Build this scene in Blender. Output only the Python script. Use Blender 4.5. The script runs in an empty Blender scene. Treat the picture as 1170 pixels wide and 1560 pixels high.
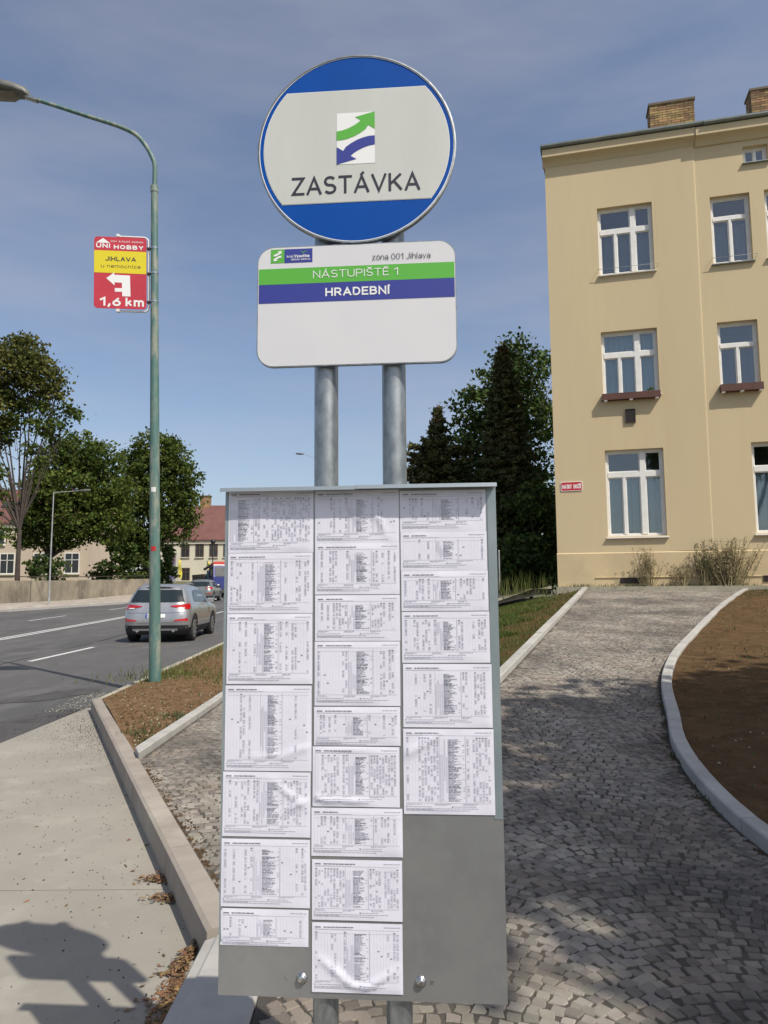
import bpy, bmesh, math, random
import numpy as np
from mathutils import Vector, Matrix
R = math.radians
random.seed(7); rng = np.random.default_rng(7)
scene = bpy.context.scene
COL = scene.collection

# ------------------------------------------------------------------ camera, sky, sun
cd = bpy.data.cameras.new('camera'); cam = bpy.data.objects.new('camera', cd); COL.objects.link(cam)
cd.sensor_fit = 'VERTICAL'; cd.sensor_height = 24.0; cd.lens = 24.0 * 1090.0 / 1560.0
cd.clip_start = 0.05; cd.clip_end = 3000
cam.location = (0, 0, 1.5)
cam.rotation_euler = (Matrix.Rotation(R(96.0), 4, 'X') @ Matrix.Rotation(-0.0077, 4, 'Z')).to_euler()
scene.camera = cam

SUN = Vector((0.532, -0.572, 1.0)).normalized()
w = bpy.data.worlds.new('World'); scene.world = w; w.use_nodes = True
nt = w.node_tree; nt.nodes.clear()
out = nt.nodes.new('ShaderNodeOutputWorld'); bg = nt.nodes.new('ShaderNodeBackground')
sky = nt.nodes.new('ShaderNodeTexSky'); sky.sky_type = 'NISHITA'; sky.sun_disc = False
sky.sun_elevation = math.asin(SUN.z); sky.sun_rotation = math.atan2(SUN.x, SUN.y)
sky.air_density = 1.0; sky.dust_density = 2.8; sky.ozone_density = 1.3; sky.altitude = 500
# thin high veil of cloud over the blue
tc = nt.nodes.new('ShaderNodeTexCoord'); mp = nt.nodes.new('ShaderNodeMapping'); mp.inputs['Scale'].default_value = (1.3, 2.2, 6.0)
mp.inputs['Rotation'].default_value = (0.25, 0.35, 0.6)
nz = nt.nodes.new('ShaderNodeTexNoise'); nz.inputs['Scale'].default_value = 1.6; nz.inputs['Detail'].default_value = 6; nz.inputs['Roughness'].default_value = 0.55
rp = nt.nodes.new('ShaderNodeValToRGB'); rp.color_ramp.elements[0].position = 0.36; rp.color_ramp.elements[1].position = 0.80
rp.color_ramp.elements[0].color = (0.06, 0.06, 0.06, 1); rp.color_ramp.elements[1].color = (0.36, 0.36, 0.36, 1)
mx = nt.nodes.new('ShaderNodeMix'); mx.data_type = 'RGBA'; mx.inputs['B'].default_value = (4.4, 4.1, 4.25, 1)
nt.links.new(tc.outputs['Generated'], mp.inputs['Vector']); nt.links.new(mp.outputs['Vector'], nz.inputs['Vector'])
nt.links.new(nz.outputs['Fac'], rp.inputs['Fac']); nt.links.new(rp.outputs['Color'], mx.inputs['Factor'])
nt.links.new(sky.outputs['Color'], mx.inputs['A']); nt.links.new(mx.outputs['Result'], bg.inputs['Color'])
bg.inputs['Strength'].default_value = 0.094
nt.links.new(bg.outputs['Background'], out.inputs['Surface'])
sd = bpy.data.lights.new('sun', 'SUN'); sd.energy = 3.0; sd.angle = R(0.55); sd.color = (1.0, 0.94, 0.84)
so = bpy.data.objects.new('sun', sd); COL.objects.link(so); so.location = (8, -8, 20)
so.rotation_euler = (-SUN).to_track_quat('-Z', 'Y').to_euler()
scene.view_settings.view_transform = 'Standard'; scene.view_settings.look = 'None'
scene.view_settings.gamma = 1.0; scene.view_settings.exposure = 0.6; scene.view_settings.use_curve_mapping = False

# ------------------------------------------------------------------ materials
def mat(name, c, rough=0.7, metal=0.0, c2=None, scale=4.0, amount=1.0, bump=0.0, bscale=None, detail=5, spec=None, coat=0.0,
        island=0.0, objrand=0.0, stretch=None, transl=0.0, lo=0.35, hi=0.65, c3=None, scale3=1.0, lo3=0.5, hi3=0.65, coatr=0.05, bdist=0.01):
    m = bpy.data.materials.new(name); m.use_nodes = True
    t = m.node_tree; N = t.nodes; L = t.links; b = N['Principled BSDF']
    b.inputs['Roughness'].default_value = rough; b.inputs['Metallic'].default_value = metal
    if spec is not None: b.inputs['Specular IOR Level'].default_value = spec
    if coat: b.inputs['Coat Weight'].default_value = coat; b.inputs['Coat Roughness'].default_value = coatr
    col = None
    geo = N.new('ShaderNodeNewGeometry'); pos = geo.outputs['Position']
    if stretch:
        mpn = N.new('ShaderNodeMapping'); mpn.inputs['Scale'].default_value = stretch; L.new(pos, mpn.inputs['Vector']); pos = mpn.outputs['Vector']
    def noise(sc, det):
        n = N.new('ShaderNodeTexNoise'); n.inputs['Scale'].default_value = sc; n.inputs['Detail'].default_value = det; n.inputs['Roughness'].default_value = 0.62
        L.new(pos, n.inputs['Vector']); return n.outputs['Fac']
    def mixc(fac, a, bb):
        k = N.new('ShaderNodeMix'); k.data_type = 'RGBA'
        L.new(fac, k.inputs['Factor'])
        if isinstance(a, tuple): k.inputs['A'].default_value = (*a, 1)
        else: L.new(a, k.inputs['A'])
        if isinstance(bb, tuple): k.inputs['B'].default_value = (*bb, 1)
        else: L.new(bb, k.inputs['B'])
        return k.outputs['Result']
    def rng_(v, a, bb, to=1.0):
        k = N.new('ShaderNodeMapRange'); k.inputs['From Min'].default_value = a; k.inputs['From Max'].default_value = bb; k.inputs['To Max'].default_value = to
        L.new(v, k.inputs['Value']); return k.outputs['Result']
    cur = tuple(c)
    if c2: cur = mixc(rng_(noise(scale, detail), lo, hi, amount), cur, tuple(c2))
    if c3: cur = mixc(rng_(noise(scale3, 6), lo3, hi3), cur, tuple(c3))
    if island or objrand:
        src = None
        if island: src = geo.outputs['Random Per Island']
        if objrand:
            oi = N.new('ShaderNodeObjectInfo')
            if src is None: src = oi.outputs['Random']
            else:
                ad = N.new('ShaderNodeMath'); ad.operation = 'ADD'; L.new(src, ad.inputs[0]); L.new(oi.outputs['Random'], ad.inputs[1])
                fr = N.new('ShaderNodeMath'); fr.operation = 'FRACT'; L.new(ad.outputs[0], fr.inputs[0]); src = fr.outputs[0]
        v = max(island, objrand)
        hs = N.new('ShaderNodeHueSaturation'); mrv = N.new('ShaderNodeMapRange'); mrv.inputs['To Min'].default_value = 1 - v; mrv.inputs['To Max'].default_value = 1 + v
        L.new(src, mrv.inputs['Value']); L.new(mrv.outputs['Result'], hs.inputs['Value'])
        mh = N.new('ShaderNodeMath'); mh.operation = 'MULTIPLY'; mh.inputs[1].default_value = 7.31; L.new(src, mh.inputs[0])
        f2 = N.new('ShaderNodeMath'); f2.operation = 'FRACT'; L.new(mh.outputs[0], f2.inputs[0])
        mr2 = N.new('ShaderNodeMapRange'); mr2.inputs['To Min'].default_value = 0.5 - 0.03 * min(1, v * 2); mr2.inputs['To Max'].default_value = 0.5 + 0.03 * min(1, v * 2)
        L.new(f2.outputs[0], mr2.inputs['Value']); L.new(mr2.outputs['Result'], hs.inputs['Hue'])
        if isinstance(cur, tuple): hs.inputs['Color'].default_value = (*cur, 1)
        else: L.new(cur, hs.inputs['Color'])
        cur = hs.outputs['Color']
    if isinstance(cur, tuple): b.inputs['Base Color'].default_value = (*cur, 1)
    else: L.new(cur, b.inputs['Base Color'])
    if bump:
        bp = N.new('ShaderNodeBump'); bp.inputs['Strength'].default_value = bump; bp.inputs['Distance'].default_value = bdist
        L.new(noise(bscale or scale * 4, 8), bp.inputs['Height']); L.new(bp.outputs['Normal'], b.inputs['Normal'])
    if transl:
        tr = N.new('ShaderNodeBsdfTranslucent'); ms = N.new('ShaderNodeMixShader'); ms.inputs[0].default_value = transl
        if isinstance(cur, tuple): tr.inputs['Color'].default_value = (*cur, 1)
        else: L.new(cur, tr.inputs['Color'])
        o = N['Material Output']; L.new(b.outputs[0], ms.inputs[1]); L.new(tr.outputs[0], ms.inputs[2]); L.new(ms.outputs[0], o.inputs['Surface'])
    return m
def glass_mat(name, tint=(0.75, 0.82, 0.85), refl=0.12, base=0.13):
    m = bpy.data.materials.new(name); m.use_nodes = True; t = m.node_tree; t.nodes.clear()
    o = t.nodes.new('ShaderNodeOutputMaterial'); tr = t.nodes.new('ShaderNodeBsdfTransparent'); gl = t.nodes.new('ShaderNodeBsdfGlossy')
    tr.inputs['Color'].default_value = (*tint, 1); gl.inputs['Roughness'].default_value = 0.03
    ms = t.nodes.new('ShaderNodeMixShader'); lw = t.nodes.new('ShaderNodeLayerWeight'); lw.inputs['Blend'].default_value = refl
    ad = t.nodes.new('ShaderNodeMath'); ad.operation = 'ADD'; ad.use_clamp = True; ad.inputs[1].default_value = base; t.links.new(lw.outputs['Fresnel'], ad.inputs[0])
    t.links.new(ad.outputs[0], ms.inputs[0]); t.links.new(tr.outputs[0], ms.inputs[1]); t.links.new(gl.outputs[0], ms.inputs[2])
    t.links.new(ms.outputs[0], o.inputs['Surface']); return m

M = {}
M['plaster'] = mat('plaster', (0.585, 0.475, 0.29), 0.92, c2=(0.55, 0.445, 0.275), scale=0.3, bump=0.15, bscale=60, c3=(0.54, 0.43, 0.262), scale3=1.6, lo3=0.5, hi3=0.85, stretch=(1.5, 1.5, 0.22))
M['plaster_low'] = mat('plaster_low', (0.58, 0.46, 0.27), 0.92, c2=(0.47, 0.37, 0.23), scale=1.4, lo=0.42, hi=0.75, bump=0.2, bscale=50)
M['white_paint'] = mat('white_paint', (0.78, 0.77, 0.73), 0.45, c2=(0.70, 0.69, 0.65), scale=6)
M['metal_trim'] = mat('metal_trim', (0.30, 0.33, 0.33), 0.5, 0.3, c2=(0.22, 0.25, 0.25), scale=3)
M['roofing'] = mat('roofing', (0.18, 0.19, 0.18), 0.7, c2=(0.12, 0.12, 0.12), scale=3)
M['room'] = mat('room', (0.26, 0.25, 0.25), 0.9)
M['curtain'] = mat('curtain', (0.78, 0.84, 0.83), 0.9, transl=0.2)
M['curtain_pale'] = mat('curtain_pale', (0.70, 0.76, 0.72), 0.9, transl=0.2)
M['pane'] = glass_mat('pane')
M['brick'] = mat('brick', (0.36, 0.23, 0.10), 0.9, island=0.35, c2=(0.20, 0.13, 0.07), scale=2.5, bump=0.3, bscale=60)
M['mortar'] = mat('mortar', (0.15, 0.12, 0.085), 0.95)
M['wood_brown'] = mat('wood_brown', (0.11, 0.042, 0.028), 0.6, c2=(0.08, 0.03, 0.02), scale=8)
M['red_enamel'] = mat('red_enamel', (0.50, 0.018, 0.028), 0.3, coat=0.3)
M['white_print'] = mat('white_print', (0.80, 0.80, 0.78), 0.45)
M['sign_white'] = mat('sign_white', (0.565, 0.575, 0.535), 0.45, c2=(0.525, 0.535, 0.49), scale=4, stretch=(2, 2, .5))
M['plate_white'] = mat('plate_white', (0.66, 0.66, 0.665), 0.45, c2=(0.63, 0.63, 0.64), scale=5)
M['sign_blue'] = mat('sign_blue', (0.001, 0.070, 0.35), 0.55, spec=0.15, c2=(0.001, 0.062, 0.31), scale=5)
M['emblem_green'] = mat('emblem_green', (0.10, 0.42, 0.045), 0.45)
M['emblem_blue'] = mat('emblem_blue', (0.035, 0.045, 0.27), 0.45)
M['ink'] = mat('ink', (0.022, 0.022, 0.035), 0.5)
M['galvanised'] = mat('galvanised', (0.40, 0.42, 0.42), 0.40, 0.8, c2=(0.25, 0.27, 0.275), scale=38, detail=3, bump=0.08, bscale=60, stretch=(1, 1, 0.5))
M['board_zinc'] = mat('board_zinc', (0.345, 0.35, 0.345), 0.36, 0.6, c2=(0.29, 0.295, 0.295), scale=4, detail=3, c3=(0.36, 0.365, 0.36), scale3=22, lo3=0.5, hi3=0.8)
M['lip_zinc'] = mat('lip_zinc', (0.30, 0.34, 0.36), 0.4, 0.5)
M['steel'] = mat('steel', (0.62, 0.63, 0.63), 0.22, 0.95, c2=(0.4, 0.4, 0.4), scale=60)
def paper_mat():
    m = mat('paper', (0.76, 0.745, 0.825), 0.42, coat=0.25, coatr=0.18, bump=0.35, bscale=9, bdist=0.006, c2=(0.73, 0.72, 0.80), scale=5)
    return m
M['paper'] = paper_mat()
M['film'] = mat('film', (0.235, 0.285, 0.305), 0.25, 0.25, c2=(0.30, 0.345, 0.36), scale=7)
M['ink_dark'] = mat('ink_dark', (0.17, 0.17, 0.19), 0.6)
M['ink_mid'] = mat('ink_mid', (0.41, 0.405, 0.45), 0.6)
M['ink_pale'] = mat('ink_pale', (0.61, 0.60, 0.665), 0.6)
M['ink_pink'] = mat('ink_pink', (0.64, 0.50, 0.55), 0.6)
M['post_green'] = mat('post_green', (0.085, 0.165, 0.145), 0.55, c2=(0.27, 0.28, 0.22), scale=3.0, lo=0.45, hi=0.60, amount=0.85, bump=0.2, bscale=40, c3=(0.07, 0.16, 0.14), scale3=1.1, stretch=(3, 3, 0.8))
M['post_grey'] = mat('post_grey', (0.30, 0.31, 0.31), 0.5, 0.3, c2=(0.42, 0.43, 0.43), scale=2)
M['lamp_grey'] = mat('lamp_grey', (0.15, 0.15, 0.13), 0.5, c2=(0.10, 0.10, 0.09), scale=6)
M['lamp_glass'] = mat('lamp_glass', (0.22, 0.21, 0.17), 0.2)
M['ad_red'] = mat('ad_red', (0.52, 0.035, 0.055), 0.5, c2=(0.46, 0.03, 0.05), scale=3)
M['ad_yellow'] = mat('ad_yellow', (0.70, 0.58, 0.015), 0.5)
M['black'] = mat('black', (0.02, 0.02, 0.022), 0.5)
M['concrete_kerb'] = mat('concrete_kerb', (0.42, 0.405, 0.37), 0.88, c2=(0.34, 0.325, 0.295), scale=5, bump=0.3, bscale=160, bdist=0.003, objrand=0.07)
M['concrete_kerb_brown'] = mat('concrete_kerb_brown', (0.34, 0.30, 0.25), 0.88, c2=(0.27, 0.23, 0.19), scale=3, bump=0.3, bscale=160, bdist=0.003, objrand=0.08, c3=(0.40, 0.36, 0.30), scale3=1.4)
M['concrete'] = mat('concrete', (0.315, 0.292, 0.245), 0.9, spec=.2, c2=(0.265, 0.245, 0.21), scale=1.1, bump=0.25, bscale=120, bdist=0.003, c3=(0.345, 0.325, 0.275), scale3=3.0, lo3=0.55, hi3=0.75)
M['asphalt'] = mat('asphalt', (0.105, 0.10, 0.095), 0.85, c2=(0.075, 0.073, 0.071), scale=0.5, bump=0.5, bscale=150, bdist=0.004, c3=(0.125, 0.12, 0.112), scale3=1.7, lo3=0.5, hi3=0.7, stretch=(1, 0.35, 1))
M['asphalt_dark'] = mat('asphalt_dark', (0.05, 0.047, 0.046), 0.85, c2=(0.08, 0.076, 0.07), scale=4, bump=0.6, bscale=90)
M['tar'] = mat('tar', (0.028, 0.027, 0.027), 0.7)
M['road_paint'] = mat('road_paint', (0.60, 0.60, 0.57), 0.7, c2=(0.32, 0.32, 0.30), scale=9, lo=0.52, hi=0.75)
M['kerb_stone'] = mat('kerb_stone', (0.42, 0.385, 0.29), 0.9, c2=(0.30, 0.28, 0.21), scale=5, bump=0.4, bscale=50, objrand=0.1)
M['soil'] = mat('soil', (0.125, 0.078, 0.040), 1.0, spec=.05, c2=(0.088, 0.055, 0.028), scale=3.0, bump=0.9, bscale=38, bdist=0.03, c3=(0.155, 0.10, 0.055), scale3=7, lo3=0.5, hi3=0.72)
M['verge_soil'] = mat('verge_soil', (0.185, 0.118, 0.064), 1.0, spec=.05, c2=(0.15, 0.09, 0.046), scale=2.2, bump=0.9, bscale=38, bdist=0.03, c3=(0.245, 0.165, 0.10), scale3=6, lo3=0.5, hi3=0.72)
M['lawn_soil'] = mat('lawn_soil', (0.125, 0.072, 0.035), 1.0, spec=.05, c2=(0.055, 0.060, 0.020), scale=1.2, bump=0.9, bscale=30, bdist=0.03)
M['grass_ground'] = mat('grass_ground', (0.085, 0.10, 0.035), 0.97, c2=(0.13, 0.11, 0.06), scale=0.8, bump=0.8, bscale=15)
M['grass'] = mat('grass', (0.10, 0.135, 0.032), 0.75, spec=.15, island=0.45, transl=0.3, c2=(0.17, 0.15, 0.06), scale=1.0, lo=0.45, hi=0.7)
M['dry_grass'] = mat('dry_grass', (0.22, 0.19, 0.085), 0.8, island=0.4, transl=0.25, c2=(0.10, 0.12, 0.04), scale=2.5)
M['bed'] = mat('bed', (0.10, 0.088, 0.07), 0.97, c2=(0.06, 0.053, 0.044), scale=3, bump=0.8, bscale=120)
M['cobble'] = mat('cobble', (0.262, 0.237, 0.197), 0.80, c2=(0.104, 0.093, 0.078), scale=1.0, lo=0.38, hi=0.60, island=0.32, objrand=0.32, bump=0.5, bscale=90, bdist=0.004, c3=(0.20, 0.165, 0.13), scale3=2.6, lo3=0.45, hi3=0.7)  # dark patches in the colour stand for dirt and partly for tree shade
M['leaf_dark'] = mat('leaf_dark', (0.085, 0.125, 0.032), 0.7, spec=.15, island=0.5, transl=0.30, c2=(0.05, 0.08, 0.022), scale=0.6)
M['leaf_mid'] = mat('leaf_mid', (0.118, 0.155, 0.033), 0.7, spec=.15, island=0.5, transl=0.40, c2=(0.062, 0.092, 0.020), scale=0.4)
M['leaf_lime'] = mat('leaf_lime', (0.15, 0.145, 0.036), 0.7, spec=.15, island=0.5, transl=0.32, c2=(0.075, 0.088, 0.024), scale=0.45)
M['needle'] = mat('needle', (0.075, 0.095, 0.036), 0.7, spec=.15, island=0.5, c2=(0.10, 0.092, 0.036), scale=1.0)
M['cone_brown'] = mat('cone_brown', (0.09, 0.05, 0.025), 0.8, island=0.3)
M['bark'] = mat('bark', (0.075, 0.058, 0.045), 0.95, c2=(0.045, 0.035, 0.03), scale=4, bump=0.8, bscale=14, bdist=0.03)
M['dead_leaf'] = mat('dead_leaf', (0.17, 0.095, 0.042), 0.8, island=0.55)
M['weed_dry'] = mat('weed_dry', (0.30, 0.255, 0.14), 0.85, island=0.35, transl=0.25)
M['weed_green'] = mat('weed_green', (0.085, 0.10, 0.035), 0.8, island=0.4, transl=0.25)
M['old_wall'] = mat('old_wall', (0.30, 0.255, 0.185), 0.95, c2=(0.165, 0.14, 0.105), scale=0.55, lo=0.42, hi=0.64, bump=0.6, bscale=6, c3=(0.36, 0.31, 0.225), scale3=1.3, lo3=0.5, hi3=0.72, stretch=(1.1, 1.1, 0.75))
M['cream_wall'] = mat('cream_wall', (0.64, 0.60, 0.48), 0.9, c2=(0.57, 0.53, 0.42), scale=0.3)
M['pink_wall'] = mat('pink_wall', (0.56, 0.46, 0.35), 0.9, c2=(0.48, 0.40, 0.31), scale=0.3)
M['red_roof'] = mat('red_roof', (0.17, 0.075, 0.062), 0.85, c2=(0.13, 0.055, 0.048), scale=0.7, bump=0.4, bscale=6)
M['dark_glass'] = mat('dark_glass', (0.03, 0.035, 0.04), 0.08)
M['brown_frame'] = mat('brown_frame', (0.14, 0.09, 0.06), 0.6)
M['silver'] = mat('silver', (0.40, 0.403, 0.41), 0.32, 0.6, coat=0.6, coatr=0.06)
M['car_grey'] = mat('car_grey', (0.20, 0.22, 0.21), 0.32, 0.5, coat=0.8)
M['car_glass'] = mat('car_glass', (0.012, 0.02, 0.022), 0.04, spec=0.7)
M['cladding'] = mat('cladding', (0.022, 0.022, 0.024), 0.6)
M['rubber'] = mat('rubber', (0.018, 0.018, 0.018), 0.85)
M['alloy'] = mat('alloy', (0.50, 0.50, 0.51), 0.3, 0.8)
M['tail_red'] = mat('tail_red', (0.42, 0.008, 0.012), 0.12, coat=0.6)
M['reverse_white'] = mat('reverse_white', (0.70, 0.68, 0.68), 0.2, coat=0.5)
M['plate_blue'] = mat('plate_blue', (0.02, 0.06, 0.35), 0.5)
M['truck_blue'] = mat('truck_blue', (0.018, 0.025, 0.16), 0.35, coat=0.5)
M['teal'] = mat('teal', (0.02, 0.17, 0.26), 0.45)
M['truck_red'] = mat('truck_red', (0.50, 0.05, 0.03), 0.4)
M['truck_grey'] = mat('truck_grey', (0.045, 0.045, 0.052), 0.6, c2=(0.08, 0.08, 0.085), scale=1.5)
M['poster_violet'] = mat('poster_violet', (0.10, 0.10, 0.24), 0.5, c2=(0.34, 0.32, 0.42), scale=0.9, lo=0.45, hi=0.6, c3=(0.30, 0.05, 0.07), scale3=0.6, lo3=0.55, hi3=0.6)
M['banner_yellow'] = mat('banner_yellow', (0.70, 0.60, 0.10), 0.7)
M['vent_brown'] = mat('vent_brown', (0.05, 0.034, 0.026), 0.7)
M['clear_plastic'] = mat('clear_plastic', (0.6, 0.6, 0.6), 0.3)

# ------------------------------------------------------------------ mesh helpers
def rootloc(o):
    while o.parent: o = o.parent
    return o.location
class MB:
    def __init__(s): s.v = []; s.f = []; s.mi = []; s.sm = []
    def add(s, vs, fs, mi=0, sm=False, xf=None):
        b = len(s.v)
        s.v += [tuple(xf(*p)) if xf else tuple(p) for p in vs]
        for f in fs: s.f.append(tuple(i + b for i in f)); s.mi.append(mi); s.sm.append(sm)
        return s
    def box(s, x0, x1, y0, y1, z0, z1, mi=0, xf=None):
        vs = [(x, y, z) for z in (z0, z1) for x, y in ((x0, y0), (x1, y0), (x1, y1), (x0, y1))]
        return s.add(vs, [(3, 2, 1, 0), (4, 5, 6, 7), (0, 1, 5, 4), (1, 2, 6, 5), (2, 3, 7, 6), (3, 0, 4, 7)], mi, False, xf)
    def bbox(s, x0, x1, y0, y1, z0, z1, bv=0.01, mi=0, xf=None):   # chamfered top edges
        vs = []
        for z, d in ((z0, 0), (z1 - bv, 0), (z1, bv)):
            vs += [(x0 + d, y0 + d, z), (x1 - d, y0 + d, z), (x1 - d, y1 - d, z), (x0 + d, y1 - d, z)]
        fs = [(3, 2, 1, 0), (8, 9, 10, 11)]
        for k in (0, 4):
            for i in range(4): j = (i + 1) % 4; fs.append((k + i, k + j, k + 4 + j, k + 4 + i))
        return s.add(vs, fs, mi, False, xf)
    def quad(s, a, b, c, d, mi=0, xf=None): return s.add([a, b, c, d], [(0, 1, 2, 3)], mi, False, xf)
    def poly(s, pts, mi=0, xf=None): return s.add(pts, [tuple(range(len(pts)))], mi, False, xf)
    def prism(s, pts, n0, n1, mi=0, xf=None, side=None):       # outline (u,v) extruded along third axis
        n = len(pts); vs = [(u, v, n0) for u, v in pts] + [(u, v, n1) for u, v in pts]
        s.add(vs, [tuple(range(n, 2 * n)), tuple(range(n - 1, -1, -1))], mi, False, xf)
        s.add(vs, [(i, (i + 1) % n, n + (i + 1) % n, n + i) for i in range(n)], mi if side is None else side, False, xf)
        return s
    def tube(s, pts, rad, n=10, mi=0, sm=True, caps=True):
        pts = [Vector(p) for p in pts]; m = len(pts)
        if not hasattr(rad, '__len__'): rad = [rad] * m
        vs = []; ref = None
        for i, p in enumerate(pts):
            d = (pts[min(i + 1, m - 1)] - pts[max(i - 1, 0)]).normalized()
            if ref is None: ref = d.orthogonal().normalized()
            a = (ref - d * ref.dot(d)).normalized(); ref = a; b = d.cross(a)
            for k in range(n):
                t = 2 * math.pi * k / n; vs.append(p + (a * math.cos(t) + b * math.sin(t)) * rad[i])
        fs = [(i * n + k, i * n + (k + 1) % n, (i + 1) * n + (k + 1) % n, (i + 1) * n + k) for i in range(m - 1) for k in range(n)]
        s.add(vs, fs, mi, sm)
        if caps:
            s.add(vs[:n], [tuple(range(n - 1, -1, -1))], mi); s.add(vs[-n:], [tuple(range(n))], mi)
        return s
    def build(s, name, mats, parent=None, kind=None, label=None):
        if not isinstance(mats, (list, tuple)): mats = [mats]
        me = bpy.data.meshes.new(name)
        off = rootloc(parent) if parent else Vector((0, 0, 0))
        me.from_pydata([(x - off[0], y - off[1], z - off[2]) for x, y, z in s.v], [], s.f)
        for m in mats: me.materials.append(m)
        me.polygons.foreach_set('material_index', s.mi); me.polygons.foreach_set('use_smooth', s.sm)
        me.update()
        o = bpy.data.objects.new(name, me); COL.objects.link(o)
        if parent: o.parent = parent
        if kind: o['kind'] = kind
        if label: o['label'] = label
        return o
def tag(o, label=None, cat=None, group=None, kind=None):
    if label: o['label'] = label
    if cat: o['category'] = cat
    if group: o['group'] = group
    if kind: o['kind'] = kind
    return o
def thing(name, label, cat, loc=(0, 0, 0), group=None, kind=None):
    o = bpy.data.objects.new(name, None); COL.objects.link(o); o.location = loc; o.empty_display_size = 0.2
    bpy.context.view_layer.update() if False else None
    return tag(o, label, cat, group, kind)
def struct(name, loc=(0, 0, 0)):
    o = bpy.data.objects.new(name, None); COL.objects.link(o); o.location = loc; o['kind'] = 'structure'; return o
def np_mesh(name, verts, faces, mats, parent=None, kind=None, nper=4):
    me = bpy.data.meshes.new(name); nv, nf = len(verts), len(faces)
    off = np.array(rootloc(parent)) if parent else np.zeros(3)
    me.vertices.add(nv); me.vertices.foreach_set('co', (np.asarray(verts) - off).astype(np.float32).ravel())
    me.loops.add(nf * nper); me.loops.foreach_set('vertex_index', np.asarray(faces, dtype=np.int32).ravel())
    me.polygons.add(nf); me.polygons.foreach_set('loop_start', np.arange(0, nf * nper, nper, dtype=np.int32))
    me.update(calc_edges=True)
    for m in (mats if isinstance(mats, (list, tuple)) else [mats]): me.materials.append(m)
    o = bpy.data.objects.new(name, me); COL.objects.link(o)
    if parent: o.parent = parent
    if kind: o['kind'] = kind
    return o
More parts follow.
